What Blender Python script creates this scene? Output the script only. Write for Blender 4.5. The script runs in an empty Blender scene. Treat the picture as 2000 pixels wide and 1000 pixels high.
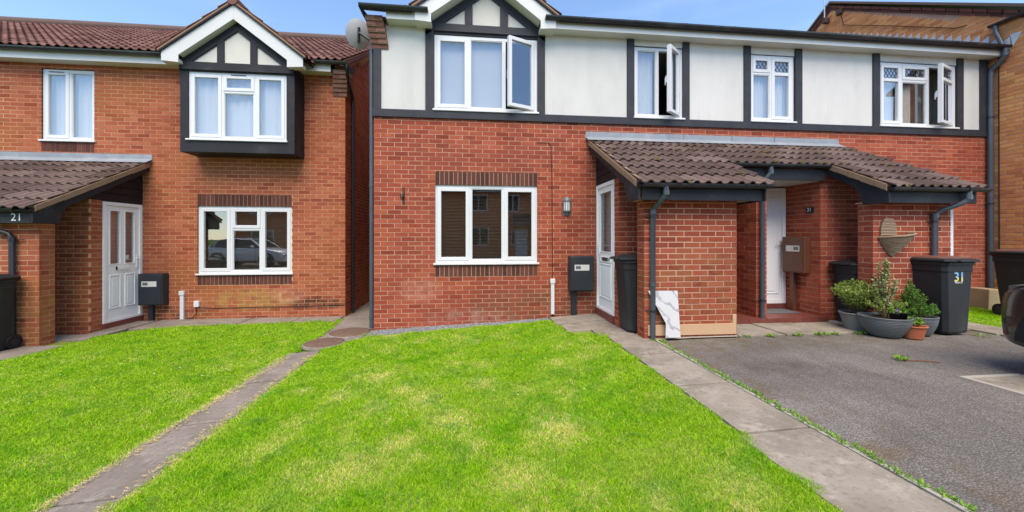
import bpy, bmesh, math, random
import numpy as np
from mathutils import Vector, Matrix

RNG = random.Random(11)
NPR = np.random.default_rng(5)
scene = bpy.context.scene
COL = scene.collection
rad = math.radians

# ------------------------------------------------------------------ camera
F_PX, H_CAM, HOR = 752.0, 1.52, 465.0
PSI = math.atan(83 / 752.0)
CAM = (1.575, -6.585, H_CAM)
cd = bpy.data.cameras.new('camera')
cam = bpy.data.objects.new('camera', cd)
COL.objects.link(cam)
cam.location = CAM
cam.rotation_euler = (rad(90), 0, -PSI)
cd.sensor_fit = 'HORIZONTAL'
cd.sensor_width = 36
cd.lens = 36 * F_PX / 2000
cd.shift_y = -(500 - HOR) / 2000
cd.clip_start = 0.05
cd.clip_end = 3000
scene.camera = cam

# ------------------------------------------------------------------ sky, sun, exposure
SUN_EL, SUN_AZ = rad(57), rad(184)          # azimuth clockwise from +Y: behind the camera
w = bpy.data.worlds.new('World'); scene.world = w; w.use_nodes = True
wn, wl = w.node_tree.nodes, w.node_tree.links
wn.clear()
sky = wn.new('ShaderNodeTexSky'); sky.sky_type = 'NISHITA'; sky.sun_disc = False
sky.sun_elevation = SUN_EL; sky.sun_rotation = SUN_AZ
sky.air_density = 1.0; sky.dust_density = 0.0; sky.ozone_density = 2.8
# thin, even cloud veil over the whole sky
tc = wn.new('ShaderNodeTexCoord')
mp = wn.new('ShaderNodeMapping'); mp.inputs['Scale'].default_value = (1.0, 1.6, 4.0)
nz = wn.new('ShaderNodeTexNoise'); nz.inputs['Scale'].default_value = 2.2; nz.inputs['Detail'].default_value = 6; nz.inputs['Roughness'].default_value = 0.55
cr = wn.new('ShaderNodeValToRGB'); cr.color_ramp.elements[0].position = 0.5; cr.color_ramp.elements[1].position = 0.85
cr.color_ramp.elements[0].color = (0.0, 0.0, 0.0, 1); cr.color_ramp.elements[1].color = (0.14, 0.14, 0.14, 1)
mx = wn.new('ShaderNodeMix'); mx.data_type = 'RGBA'
mx.inputs[7].default_value = (5.6, 6.0, 6.6, 1)
bg = wn.new('ShaderNodeBackground'); bg.inputs['Strength'].default_value = 0.15
wo = wn.new('ShaderNodeOutputWorld')
wl.new(tc.outputs['Generated'], mp.inputs['Vector']); wl.new(mp.outputs[0], nz.inputs['Vector'])
wl.new(nz.outputs['Fac'], cr.inputs['Fac']); wl.new(cr.outputs['Color'], mx.inputs[0])
wl.new(sky.outputs['Color'], mx.inputs[6]); wl.new(mx.outputs[2], bg.inputs['Color'])
wl.new(bg.outputs[0], wo.inputs['Surface'])
sd = bpy.data.lights.new('sun', 'SUN'); sd.energy = 2.9; sd.angle = rad(48); sd.color = (1.0, 0.87, 0.71)
sun = bpy.data.objects.new('sun', sd); COL.objects.link(sun)
sdir = Vector((math.sin(SUN_AZ) * math.cos(SUN_EL), math.cos(SUN_AZ) * math.cos(SUN_EL), math.sin(SUN_EL)))
sun.rotation_euler = sdir.to_track_quat('Z', 'Y').to_euler()
sun.location = (0, -20, 20)
vs = scene.view_settings
vs.view_transform = 'Standard'; vs.look = 'None'; vs.exposure = 1.0; vs.gamma = 1.0; vs.use_curve_mapping = False

# ------------------------------------------------------------------ projection (only to rank pieces by how large they show)
_C, _S = math.cos(PSI), math.sin(PSI)
def shows(p):
    dx, dy = p[0] - CAM[0], p[1] - CAM[1]
    d = dx * _S + dy * _C
    if d < 0.3: return 0
    x = 1000 + F_PX * (dx * _C - dy * _S) / d
    y = HOR - F_PX * (p[2] - H_CAM) / d
    if x < -20 or x > 2020 or y < -20 or y > 1020: return 0
    return F_PX / d

# ------------------------------------------------------------------ mesh building
class Fr:
    """A wall frame: s runs along the wall, n out of it, z up."""
    def __init__(s, O, A, N): s.O, s.A, s.N = O, A, N
    def p(f, s, n, z): return (f.O[0] + f.A[0] * s + f.N[0] * n, f.O[1] + f.A[1] * s + f.N[1] * n, z)
def front(y): return Fr((0, y), (1, 0), (0, -1))
def leftface(x): return Fr((x, 0), (0, 1), (-1, 0))
def rightface(x): return Fr((x, 0), (0, 1), (1, 0))
WORLD = front(0)

class MB:
    def __init__(s): s.v, s.f, s.r, s.sm = [], [], [], []
    def add(s, vs, fs, r=None, smooth=False):
        b = len(s.v); s.v += [tuple(v) for v in vs]
        for f in fs:
            s.f.append(tuple(b + i for i in f)); s.r.append(RNG.random() if r is None else r); s.sm.append(smooth)
        return s
    def box(s, x0, x1, y0, y1, z0, z1, r=None):
        return s.add([(x0,y0,z0),(x1,y0,z0),(x1,y1,z0),(x0,y1,z0),(x0,y0,z1),(x1,y0,z1),(x1,y1,z1),(x0,y1,z1)],
              [(0,3,2,1),(4,5,6,7),(0,1,5,4),(1,2,6,5),(2,3,7,6),(3,0,4,7)], r if r is not None else RNG.random())
    def obox(s, F, s0, s1, n0, n1, z0, z1, r=None, back=True):
        P = [F.p(a, n, z) for z in (z0, z1) for (a, n) in ((s0,n1),(s1,n1),(s1,n0),(s0,n0))]
        fs = [(0,3,2,1),(4,5,6,7),(0,1,5,4),(1,2,6,5),(3,0,4,7)]
        if back: fs.append((2,3,7,6))
        return s.add(P, fs, r if r is not None else RNG.random())
    def opoly(s, F, pts, n0, n1, r=None):
        k = len(pts)
        P = [F.p(a, n1, z) for a, z in pts] + [F.p(a, n0, z) for a, z in pts]
        fs = [tuple(range(k)), tuple(range(2*k-1, k-1, -1))] + [(i, i+k, (i+1) % k + k, (i+1) % k) for i in range(k)]
        return s.add(P, fs, r if r is not None else RNG.random())
    def extr(s, pts3, vec, r=None):
        k = len(pts3); v = Vector(vec)
        P = [Vector(p) for p in pts3] + [Vector(p) + v for p in pts3]
        fs = [tuple(range(k)), tuple(range(2*k-1, k-1, -1))] + [(i, i+k, (i+1) % k + k, (i+1) % k) for i in range(k)]
        return s.add(P, fs, r if r is not None else RNG.random())
    def tube(s, path, r, n=10, caps=True, smooth=True):
        path = [Vector(p) for p in path]; k = len(path)
        rr = r if isinstance(r, (list, tuple)) else [r] * k
        P = []; up = None
        for i in range(k):
            t = (path[min(i+1, k-1)] - path[max(i-1, 0)]).normalized()
            if up is None:
                a = Vector((0,0,1)) if abs(t.z) < .9 else Vector((1,0,0))
                up = (a - t * a.dot(t)).normalized()
            else:
                up = (up - t * up.dot(t)).normalized()
            sd_ = t.cross(up)
            for j in range(n):
                an = 2 * math.pi * j / n
                P.append(path[i] + (up * math.cos(an) + sd_ * math.sin(an)) * rr[i])
        fs = [(i*n+j, i*n+(j+1) % n, (i+1)*n+(j+1) % n, (i+1)*n+j) for i in range(k-1) for j in range(n)]
        s.add(P, fs, 0.5, smooth)
        if caps:
            s.add(P[:n], [tuple(range(n-1, -1, -1))], 0.5); s.add(P[-n:], [tuple(range(n))], 0.5)
        return s
    def lathe(s, prof, n=24, c=(0,0,0), a0=0, a1=2*math.pi, smooth=True):
        full = abs(a1 - a0 - 2*math.pi) < 1e-6
        m = n if full else n + 1
        P = [(c[0] + r * math.cos(a0 + (a1-a0)*j/n), c[1] + r * math.sin(a0 + (a1-a0)*j/n), c[2] + z) for r, z in prof for j in range(m)]
        fs = []
        for i in range(len(prof)-1):
            for j in range(n):
                j2 = (j+1) % m
                fs.append((i*m+j, i*m+j2, (i+1)*m+j2, (i+1)*m+j))
        return s.add(P, fs, 0.5, smooth)
    def mesh(s, name, mat):
        me = bpy.data.meshes.new(name); me.from_pydata(s.v, [], s.f)
        a = me.attributes.new('rnd', 'FLOAT', 'FACE'); a.data.foreach_set('value', s.r)
        me.polygons.foreach_set('use_smooth', s.sm)
        for m in (mat if isinstance(mat, (list, tuple)) else [mat]): me.materials.append(m)
        me.update(); return me
    def build(s, name, mat, parent=None, bevel=0, **tags):
        o = bpy.data.objects.new(name, s.mesh(name, mat)); COL.objects.link(o)
        if parent is not None: attach(o, parent)
        if bevel:
            b = o.modifiers.new('bevel', 'BEVEL'); b.width = bevel; b.segments = 2; b.limit_method = 'ANGLE'; b.angle_limit = rad(35)
        for k, v in tags.items(): o[k] = v
        return o

LOCAL = set()                # roots whose parts are modelled in local coordinates
def attach(o, parent):
    o.parent = parent
    if parent.parent is None and parent.type == 'EMPTY' and parent.name not in LOCAL:
        o.matrix_parent_inverse = Matrix.Translation(-Vector(parent.location))
def tag(o, label, cat, group=None):
    o['label'] = label; o['category'] = cat
    if group: o['group'] = group
    return o
def thing(name, label, cat, loc=(0,0,0), rz=0, group=None, local=False):
    o = bpy.data.objects.new(name, None); COL.objects.link(o)
    o.location = loc; o.rotation_euler = (0, 0, rz); o.empty_display_size = .2
    if local: LOCAL.add(o.name)
    return tag(o, label, cat, group)
def copy_thing(root, loc, rz, label):
    def cp(o, par):
        c = o.copy(); COL.objects.link(c); c.parent = par
        for ch in list(o.children): cp(ch, c)
        return c
    r = cp(root, None); LOCAL.add(r.name)
    r.location = loc; r.rotation_euler = (0, 0, rz); r['label'] = label
    return r
def text_mesh(body, size, F, s, z, n, depth=.003, sx=1.0):
    """Raised lettering on a wall frame, starting at s with its baseline at z."""
    cu = bpy.data.curves.new('lettering', 'FONT'); cu.body = body; cu.size = size; cu.resolution_u = 3
    t = bpy.data.objects.new('lettering', cu); COL.objects.link(t)
    me = bpy.data.meshes.new_from_object(t)
    m = MB(); vs_ = [(v.co.x * sx, v.co.y) for v in me.vertices]
    for p in me.polygons:
        m.add([F.p(s + vs_[i][0], n, z + vs_[i][1]) for i in p.vertices], [tuple(range(len(p.vertices)))], .5)
    for e in me.edges:
        pass
    bpy.data.objects.remove(t); bpy.data.curves.remove(cu); bpy.data.meshes.remove(me)
    return m

# ------------------------------------------------------------------ materials
class NT:
    def __init__(s, name):
        s.m = bpy.data.materials.new(name); s.m.use_nodes = True
        s.n = s.m.node_tree.nodes; s.l = s.m.node_tree.links
        s.b = s.n['Principled BSDF']; s.o = s.n['Material Output']
    def node(s, t, **kw):
        n = s.n.new(t)
        for k, v in kw.items(): setattr(n, k, v)
        return n
    def link(s, a, b): s.l.new(a, b)
    def val(s, x, sock):
        if hasattr(x, 'is_output'): s.l.new(x, sock)
        else: sock.default_value = x
    def pos(s): return s.node('ShaderNodeNewGeometry').outputs['Position']
    def objc(s): return s.node('ShaderNodeTexCoord').outputs['Object']
    def noise(s, vec, scale, detail=4, rough=.55, scl=None):
        if scl:
            mp = s.node('ShaderNodeMapping'); mp.inputs['Scale'].default_value = scl; s.link(vec, mp.inputs['Vector']); vec = mp.outputs[0]
        n = s.node('ShaderNodeTexNoise'); n.inputs['Scale'].default_value = scale; n.inputs['Detail'].default_value = detail; n.inputs['Roughness'].default_value = rough
        s.link(vec, n.inputs['Vector']); return n.outputs['Fac']
    def ramp(s, fac, stops):
        r = s.node('ShaderNodeValToRGB'); e = r.color_ramp.elements
        while len(e) < len(stops): e.new(.5)
        for el, (p, c) in zip(e, stops):
            el.position = p; el.color = (c[0], c[1], c[2], 1) if isinstance(c, (tuple, list)) else (c, c, c, 1)
        s.link(fac, r.inputs['Fac']); return r.outputs['Color']
    def mix(s, fac, a, b, mode='MIX'):
        m = s.node('ShaderNodeMix', data_type='RGBA', blend_type=mode)
        s.val(fac, m.inputs[0])
        for x, i in ((a, 6), (b, 7)):
            s.val(x if hasattr(x, 'is_output') else (x[0], x[1], x[2], 1), m.inputs[i])
        return m.outputs[2]
    def math(s, op, a, b=0.0, clamp=False):
        m = s.node('ShaderNodeMath', operation=op); m.use_clamp = clamp
        s.val(a, m.inputs[0]); s.val(b, m.inputs[1]); return m.outputs[0]
    def sep(s, v):
        n = s.node('ShaderNodeSeparateXYZ'); s.link(v, n.inputs[0]); return n.outputs
    def range(s, v, a, b, c=0.0, d=1.0):
        m = s.node('ShaderNodeMapRange', interpolation_type='SMOOTHSTEP'); s.val(v, m.inputs[0])
        for i, x in enumerate((a, b, c, d)): m.inputs[i+1].default_value = x
        return m.outputs[0]
    def bump(s, h, strength=.3, dist=.01):
        b = s.node('ShaderNodeBump'); b.inputs['Strength'].default_value = strength; b.inputs['Distance'].default_value = dist
        s.link(h, b.inputs['Height']); s.link(b.outputs[0], s.b.inputs['Normal'])
    def done(s, col, rough=.7, spec=.4, metal=0.0):
        s.val(col if hasattr(col, 'is_output') else (col[0], col[1], col[2], 1), s.b.inputs['Base Color'])
        s.val(rough, s.b.inputs['Roughness']); s.b.inputs['Specular IOR Level'].default_value = spec; s.b.inputs['Metallic'].default_value = metal
        return s.m

def plain(name, col, rough=.6, spec=.4, var=.15, scale=6, bump=0, bscale=80, metal=0, grime=None, gamt=.35, local=False):
    t = NT(name); P = t.objc() if local else t.pos()
    f = t.noise(P, scale, 5)
    c = t.mix(t.math('MULTIPLY', f, 1.0), [x * (1 - var) for x in col], [min(1, x * (1 + var)) for x in col])
    if grime:
        g = t.range(t.noise(P, scale * .45, 6, .65), .5, .75, 0, gamt)
        c = t.mix(g, c, grime)
    if bump: t.bump(t.noise(P, bscale, 3), bump, .004)
    return t.done(c, rough, spec, metal)

def brick_mat(name, stops, single, stain=None, pale=None, dirt=None, extra=None):
    t = NT(name); P = t.pos()
    if single: r = t.node('ShaderNodeObjectInfo').outputs['Random']
    else: r = t.node('ShaderNodeAttribute', attribute_name='rnd').outputs['Fac']
    c = t.ramp(r, stops)
    c = t.mix(t.range(t.noise(P, 38, 4, .6), .3, .7, 0, .38), c, t.mix(1.0, c, (.62, .58, .55), 'MULTIPLY'))
    c = t.mix(t.range(t.noise(P, 9, 4, .6), .45, .75, 0, .35), c, t.mix(1.0, c, (1.25, 1.18, 1.1), 'MULTIPLY'))
    c = t.mix(t.range(t.noise(P, .55, 6, .6), .35, .65, 0, .5), c, t.mix(1.0, c, (.80, .78, .78), 'MULTIPLY'))
    if stain: c = t.mix(t.range(t.noise(P, .9, 5, .6), .48, .68, 0, .75), c, stain)
    if pale: c = t.mix(t.range(t.noise(P, 1.7, 5, .65, (1, 1, 1.6)), .62, .78, 0, .6), c, pale)
    if extra: c = extra(t, P, c)
    t.bump(t.noise(P, 140, 3), .35, .004)
    return t.done(c, .88, .15)

def blob(t, P, cx, cy, cz, rx, ry, rz, soft=.5):
    x, y, z = t.sep(P)
    d = t.math('ADD', t.math('ADD', t.math('POWER', t.math('DIVIDE', t.math('SUBTRACT', x, cx), rx), 2.0), t.math('POWER', t.math('DIVIDE', t.math('SUBTRACT', y, cy), ry), 2.0)),
               t.math('POWER', t.math('DIVIDE', t.math('SUBTRACT', z, cz), rz), 2.0))
    return t.math('MULTIPLY', t.range(d, 1.0, min(soft, .15), 0, 1), t.range(t.noise(P, 5, 6, .7), .36, .66))

def main_extra(t, P, c):
    # brown algae tint on the lower porch pier and the foot of the front wall, pale lime bloom under the window
    c = t.mix(t.math('MULTIPLY', blob(t, P, 4.6, -1.7, .75, 1.1, .4, .85, .3), .62), c, (.27, .13, .05))
    c = t.mix(t.math('MULTIPLY', blob(t, P, 2.8, 0, .30, 1.5, .3, .42, .3), .75), c, (.13, .075, .04))
    c = t.mix(t.math('MULTIPLY', blob(t, P, .75, 0, .66, .42, .3, .26, .1), .32), c, (.55, .33, .25))
    c = t.mix(t.math('MULTIPLY', blob(t, P, 1.6, 0, .18, .9, .3, .16, .1), .30), c, (.52, .35, .27))
    c = t.mix(t.math('MULTIPLY', blob(t, P, 11.45, 0, 1.15, .35, .3, .3, .1), .5), c, (.5, .24, .2))
    return c
def left_extra(t, P, c):
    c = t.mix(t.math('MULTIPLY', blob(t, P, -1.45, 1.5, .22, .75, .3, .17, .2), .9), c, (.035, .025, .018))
    c = t.mix(t.math('MULTIPLY', blob(t, P, -2.7, 1.5, .3, 1.0, .3, .28, .2), .6), c, (.34, .25, .06))
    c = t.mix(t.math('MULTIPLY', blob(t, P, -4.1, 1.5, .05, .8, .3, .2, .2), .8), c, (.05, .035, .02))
    c = t.mix(t.math('MULTIPLY', blob(t, P, -2.0, 1.5, .4, .4, .3, .2, .2), .5), c, (.6, .38, .26))
    c = t.mix(t.math('MULTIPLY', blob(t, P, -4.9, -.2, .4, .6, 1.0, .7, .2), .5), c, (.28, .17, .04))
    return c

RED = [(0, (.215, .044, .027)), (.2, (.30, .066, .036)), (.55, (.35, .083, .044)), (.85, (.385, .102, .056)), (1, (.27, .056, .034))]
ORG = [(0, (.26, .062, .035)), (.2, (.345, .092, .048)), (.55, (.39, .114, .058)), (.85, (.42, .138, .072)), (1, (.31, .076, .044))]
YEL = [(0, (.46, .175, .070)), (.3, (.58, .245, .090)), (.6, (.65, .295, .110)), (.85, (.70, .345, .135)), (1, (.52, .215, .105))]
DRK = [(0, (.075, .032, .027)), (.5, (.115, .046, .036)), (1, (.15, .058, .045))]
M = {}
for s_, nm in ((True, '_single'), (False, '')):
    M['red' + nm] = brick_mat('red_brick' + nm, RED, s_, stain=(.23, .055, .035), pale=(.45, .19, .14), extra=main_extra)
    M['org' + nm] = brick_mat('orange_brick' + nm, ORG, s_, stain=(.30, .10, .035), pale=(.45, .22, .12), extra=left_extra)
    M['yel' + nm] = brick_mat('buff_brick' + nm, YEL, s_, stain=(.58, .285, .10))
    M['drk' + nm] = brick_mat('brown_brick' + nm, DRK, s_)
def mortar(name, col, dark, ex=None):
    t = NT(name); P = t.pos()
    c = t.mix(t.range(t.noise(P, 1.3, 5, .6), .4, .7), col, dark)
    c = t.mix(t.range(t.noise(P, 60, 3), .4, .65, 0, .4), c, dark)
    if ex: c = ex(t, P, c)
    t.bump(t.noise(P, 200, 2), .4, .004)
    return t.done(c, .95, .1)
M['mortar_red'] = mortar('mortar_pink', (.55, .35, .235), (.43, .265, .18))
M['mortar_org'] = mortar('mortar_ochre', (.56, .35, .195), (.44, .26, .145))
M['mortar_yel'] = mortar('mortar_buff', (.40, .26, .19), (.30, .185, .14))

def render_mat():
    t = NT('cream_render'); P = t.pos()
    c = t.mix(t.range(t.noise(P, 1.1, 6, .6, (1, 1, .5)), .35, .75), (.60, .59, .56), (.52, .51, .48))
    c = t.mix(t.range(t.noise(P, 4.5, 7, .75, (1, 1, .16)), .50, .74, 0, .55), c, (.47, .46, .42))
    t.bump(t.noise(P, 95, 4, .6), .55, .006)
    return t.done(c, .9, .15)
M['render'] = render_mat()
M['panel'] = plain('gable_render', (.58, .56, .50), .9, .1, .1, 3, .4, 100, grime=(.5, .48, .4), gamt=.5)
M['timber'] = plain('dark_timber_stain', (.027, .029, .036), .6, .3, .35, 5, .3, 40, grime=(.065, .065, .07), gamt=.5)
M['timber_old'] = plain('worn_black_timber', (.020, .020, .024), .6, .25, .4, 4, .4, 30, grime=(.07, .07, .072), gamt=.5)
M['clad'] = plain('black_cladding', (.020, .014, .016), .65, .2, .3, 5, .4, 40)
M['white'] = plain('white_upvc', (.64, .645, .65), .28, .5, .03, 3, grime=(.56, .56, .54), gamt=.3)
M['door'] = plain('white_door', (.82, .82, .82), .3, .5, .03, 3, grime=(.7, .7, .68), gamt=.25)
M['fascia'] = plain('white_fascia', (.58, .58, .56), .4, .4, .05, 2, grime=(.42, .41, .36), gamt=.5)
M['soffit'] = plain('soffit_board', (.60, .60, .54), .6, .3, .07, 2, grime=(.52, .52, .38), gamt=.5)
M['gutter'] = plain('black_gutter', (.020, .022, .025), .35, .5, .3, 5, grime=(.075, .075, .08), gamt=.6)
M['pipe'] = plain('grey_downpipe', (.058, .072, .09), .38, .5, .3, 3, grime=(.13, .14, .15), gamt=.5)
M['blackpipe'] = plain('black_downpipe', (.018, .019, .024), .35, .5, .25, 3)
M['lead'] = plain('lead_flashing', (.22, .24, .265), .5, .5, .22, 5, .25, 25, grime=(.40, .42, .44), gamt=.6)
M['mortar_verge'] = plain('verge_mortar', (.26, .165, .105), .95, .1, .25, 7, .6, 50, grime=(.2, .15, .1), gamt=.6)
M['concrete'] = plain('concrete', (.36, .33, .28), .9, .2, .2, 5, .4, 90, grime=(.22, .20, .16), gamt=.6)

def tile_mat(name, a, b, c_, single):
    t = NT(name); P = t.pos()
    r = t.node('ShaderNodeObjectInfo').outputs['Random'] if single else t.node('ShaderNodeAttribute', attribute_name='rnd').outputs['Fac']
    c = t.ramp(r, [(0, a), (.5, b), (1, c_)])
    c = t.mix(t.range(t.noise(P, 14, 5, .65), .4, .7, 0, .3), c, t.mix(1.0, c, (.62, .62, .64), 'MULTIPLY'))
    c = t.mix(t.range(t.noise(P, 4.5, 6, .7), .60, .74, 0, .3), c, (.30, .25, .21))
    c = t.mix(t.range(t.noise(P, 2.6, 6, .75), .66, .74, 0, .8), c, (.10, .085, .025))
    t.bump(t.noise(P, 120, 3), .4, .004)
    return t.done(c, .85, .25)
for s_, nm in ((True, '_single'), (False, '')):
    M['tile' + nm] = tile_mat('brown_tile' + nm, (.075, .048, .040), (.118, .078, .065), (.17, .118, .100), s_)
    M['tile_red' + nm] = tile_mat('red_brown_tile' + nm, (.125, .058, .046), (.18, .086, .068), (.25, .130, .106), s_)

def glass_mat():
    t = NT('window_glass')
    tr = t.node('ShaderNodeBsdfTransparent'); tr.inputs[0].default_value = (.955, .97, .975, 1)
    gl = t.node('ShaderNodeBsdfGlossy'); gl.inputs['Roughness'].default_value = .012; gl.inputs['Color'].default_value = (.95, .97, 1, 1)
    fr = t.node('ShaderNodeFresnel'); fr.inputs['IOR'].default_value = 1.6
    bp = t.node('ShaderNodeBump'); bp.inputs['Strength'].default_value = .03; bp.inputs['Distance'].default_value = .02
    t.link(t.noise(t.pos(), 2.0, 2), bp.inputs['Height'])
    t.link(bp.outputs[0], gl.inputs['Normal'])
    ms = t.node('ShaderNodeMixShader')
    gb = t.node('ShaderNodeNewGeometry').outputs['Backfacing']
    t.link(t.math('MULTIPLY', t.math('MULTIPLY', fr.outputs[0], 4.0, True), t.math('SUBTRACT', 1.0, gb)), ms.inputs[0]); t.link(tr.outputs[0], ms.inputs[1]); t.link(gl.outputs[0], ms.inputs[2])
    t.link(ms.outputs[0], t.o.inputs['Surface']); return t.m
M['glass'] = glass_mat()
M['dark_glass'] = plain('dark_glazing', (.02, .022, .025), .06, .6, .1, 2)
M['curtain'] = plain('net_curtain', (.60, .575, .545), .9, .1, .08, 3)
M['roller'] = plain('grey_roller_blind', (.50, .485, .465), .85, .1, .04, 1.5)
M['slat'] = plain('blind_slat', (.10, .085, .06), .5, .3, .1, 6)
M['inner'] = plain('room_plaster', (.30, .29, .27), .9, .1, .05, 2)
M['redtile'] = plain('red_quarry_tile', (.16, .045, .033), .45, .45, .25, 9, .2, 80, grime=(.13, .05, .04), gamt=.5)
M['brown_box'] = plain('brown_paint', (.115, .042, .022), .45, .45, .15, 8, grime=(.18, .09, .06), gamt=.3)
M['box'] = plain('charcoal_box', (.022, .026, .034), .5, .4, .2, 6, .15, 90, grime=(.05, .055, .06), gamt=.5)
M['bin'] = plain('charcoal_bin_plastic', (.017, .018, .021), .5, .35, .2, 3, .1, 160, grime=(.06, .062, .06), gamt=.55, local=True)
M['binlid'] = plain('brown_bin_lid', (.13, .058, .042), .5, .4, .2, 5, grime=(.15, .085, .06), gamt=.5, local=True)
M['rubber'] = plain('black_rubber', (.012, .012, .013), .7, .3, .2, 9)
M['darkmetal'] = plain('dark_metal', (.03, .032, .036), .4, .5, .2, 9)
M['steel'] = plain('brushed_steel', (.5, .5, .5), .3, .5, .1, 9, metal=1)
M['dishgrey'] = plain('dish_grey', (.34, .35, .36), .5, .4, .08, 4)
M['lantern'] = plain('lantern_grey', (.12, .135, .15), .4, .5, .2, 9)
M['label'] = plain('paper_label', (.62, .62, .58), .6, .3, .1, 12)
M['ink'] = plain('black_ink', (.015, .015, .018), .5, .3, .05, 9)
M['plate'] = plain('number_plate_slate', (.012, .013, .018), .4, .4, .2, 9)
M['iwhite'] = plain('white_print', (.8, .8, .8), .5, .3, .05, 9)
M['redprint'] = plain('red_print', (.55, .05, .04), .5, .3, .05, 9)
M['mdf'] = plain('tan_board', (.52, .34, .20), .6, .3, .06, 5)
M['iron'] = plain('rusty_iron', (.05, .032, .026), .7, .4, .4, 20)

# ------------------------------------------------------------------ walls of brick
class House:
    def __init__(s, root): s.root, s.br, s.ti = root, [], []
BL, BH, PIT, CRS = .215, .065, .225, .075
def subtract(rect, holes):
    out = [rect]
    for (a, b, c, d) in holes:
        nxt = []
        for (s0, s1, z0, z1) in out:
            if b <= s0 or a >= s1 or d <= z0 or c >= z1: nxt.append((s0, s1, z0, z1)); continue
            if s0 < a: nxt.append((s0, a, z0, z1))
            if s1 > b: nxt.append((b, s1, z0, z1))
            if z0 < c: nxt.append((max(s0, a), min(s1, b), z0, c))
            if z1 > d: nxt.append((max(s0, a), min(s1, b), d, z1))
        out = nxt
    return [r for r in out if r[1] - r[0] > .018 and r[3] - r[2] > .012]

def core(F, s0, s1, z0, z1, holes, t=.22, n1=0.0):
    S = sorted({s0, s1} | {x for h in holes for x in h[:2] if s0 < x < s1}); Z = sorted({z0, z1} | {x for h in holes for x in h[2:4] if z0 < x < z1})
    sol = lambda i, j: 0 <= i < len(S)-1 and 0 <= j < len(Z)-1 and not any(h[0] <= (S[i]+S[i+1])/2 <= h[1] and h[2] <= (Z[j]+Z[j+1])/2 <= h[3] for h in holes)
    m = MB()
    for i in range(len(S)-1):
        for j in range(len(Z)-1):
            if not sol(i, j): continue
            a, b, c, d = S[i], S[i+1], Z[j], Z[j+1]
            for n in (n1, n1 - t): m.add([F.p(a,n,c), F.p(b,n,c), F.p(b,n,d), F.p(a,n,d)], [(0,1,2,3)], .5)
            for (ok, p, q) in ((sol(i-1,j), (a,c), (a,d)), (sol(i+1,j), (b,c), (b,d)), (sol(i,j-1), (a,c), (b,c)), (sol(i,j+1), (a,d), (b,d))):
                if not ok: m.add([F.p(p[0],n1,p[1]), F.p(q[0],n1,q[1]), F.p(q[0],n1-t,q[1]), F.p(p[0],n1-t,p[1])], [(0,1,2,3)], .5)
    return m

def brick_wall(H, name, F, s0, s1, z0, z1, kind, holes=(), t=.22, ztop=None, phase=0, zb=-.03, hide=None, polycore=None, ends=(True, True)):
    mo = {'red': 'mortar_red', 'org': 'mortar_org', 'yel': 'mortar_yel', 'drk': 'mortar_red'}[kind]
    if polycore: m = MB(); m.opoly(F, polycore, -t, -.003)
    else: m = core(F, s0 + .006, s1 - .006, z0, z1, holes, t, -.003)
    wall = m.build(name, M[mo], H.root)
    k = math.floor((z0 - zb) / CRS)
    while zb + k * CRS < z1:
        c0, c1 = zb + k * CRS, zb + k * CRS + BH
        c0, c1 = max(c0, z0), min(c1, z1)
        off = s0 - (PIT / 2 if (k + phase) % 2 else 0)
        a = off
        while a < s1:
            b0, b1 = max(a, s0), min(a + BL, s1)
            if b1 - b0 > .02 and c1 - c0 > .012:
                if ztop is None or max(c1 - ztop(b0), c1 - ztop(b1)) < 0:
                    for r in subtract((b0, b1, c0, c1), holes):
                        full = abs(r[1] - r[0] - BL) < .004 and abs(r[3] - r[2] - BH) < .004
                        ctr = F.p((r[0]+r[1])/2, 0, (r[2]+r[3])/2)
                        sc = shows(ctr) if full and not (hide and hide(ctr)) else 0
                        H.br.append((sc, wall, F, r, kind))
            a += PIT
        k += 1
    return wall

_bm = {}
def brick_mesh(F, kind):
    key = (F.A, F.N, kind)
    if key not in _bm:
        m = MB(); F0 = Fr((0, 0), F.A, F.N)
        c = .0035; L, Hh, D = BL/2, BH/2, .030
        P = [F0.p(a, n, z) for (n, q) in ((-D, 0), (-c, 0), (0, c)) for (a, z) in ((-L+q, -Hh+q), (L-q, -Hh+q), (L-q, Hh-q), (-L+q, Hh-q))]
        fs = [(8, 9, 10, 11)] + [(i, (i+1) % 4, 4+(i+1) % 4, 4+i) for i in range(4)] + [(4+i, 4+(i+1) % 4, 8+(i+1) % 4, 8+i) for i in range(4)]
        m.add(P, fs, .5); _bm[key] = m.mesh('brick', M[kind + '_single'])
    return _bm[key]

def finish_bricks(H, cap=300):
    H.br.sort(key=lambda b: -b[0])
    rest = {}
    for i, (sc, wall, F, r, kind) in enumerate(H.br):
        jit = RNG.uniform(-.0015, .002)
        if i < cap and sc > 0:
            o = bpy.data.objects.new('brick', brick_mesh(F, kind)); COL.objects.link(o); o.parent = wall
            o.location = F.p((r[0]+r[1])/2, jit, (r[2]+r[3])/2)
        else:
            m = rest.setdefault((wall.name, kind), (wall, MB()))[1]
            m.obox(F, r[0], r[1], -.03, jit, r[2], r[3], back=False)
    for (wn_, kind), (wall, m) in rest.items():
        m.build('brickwork', M[kind], wall, kind='stuff')

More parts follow.
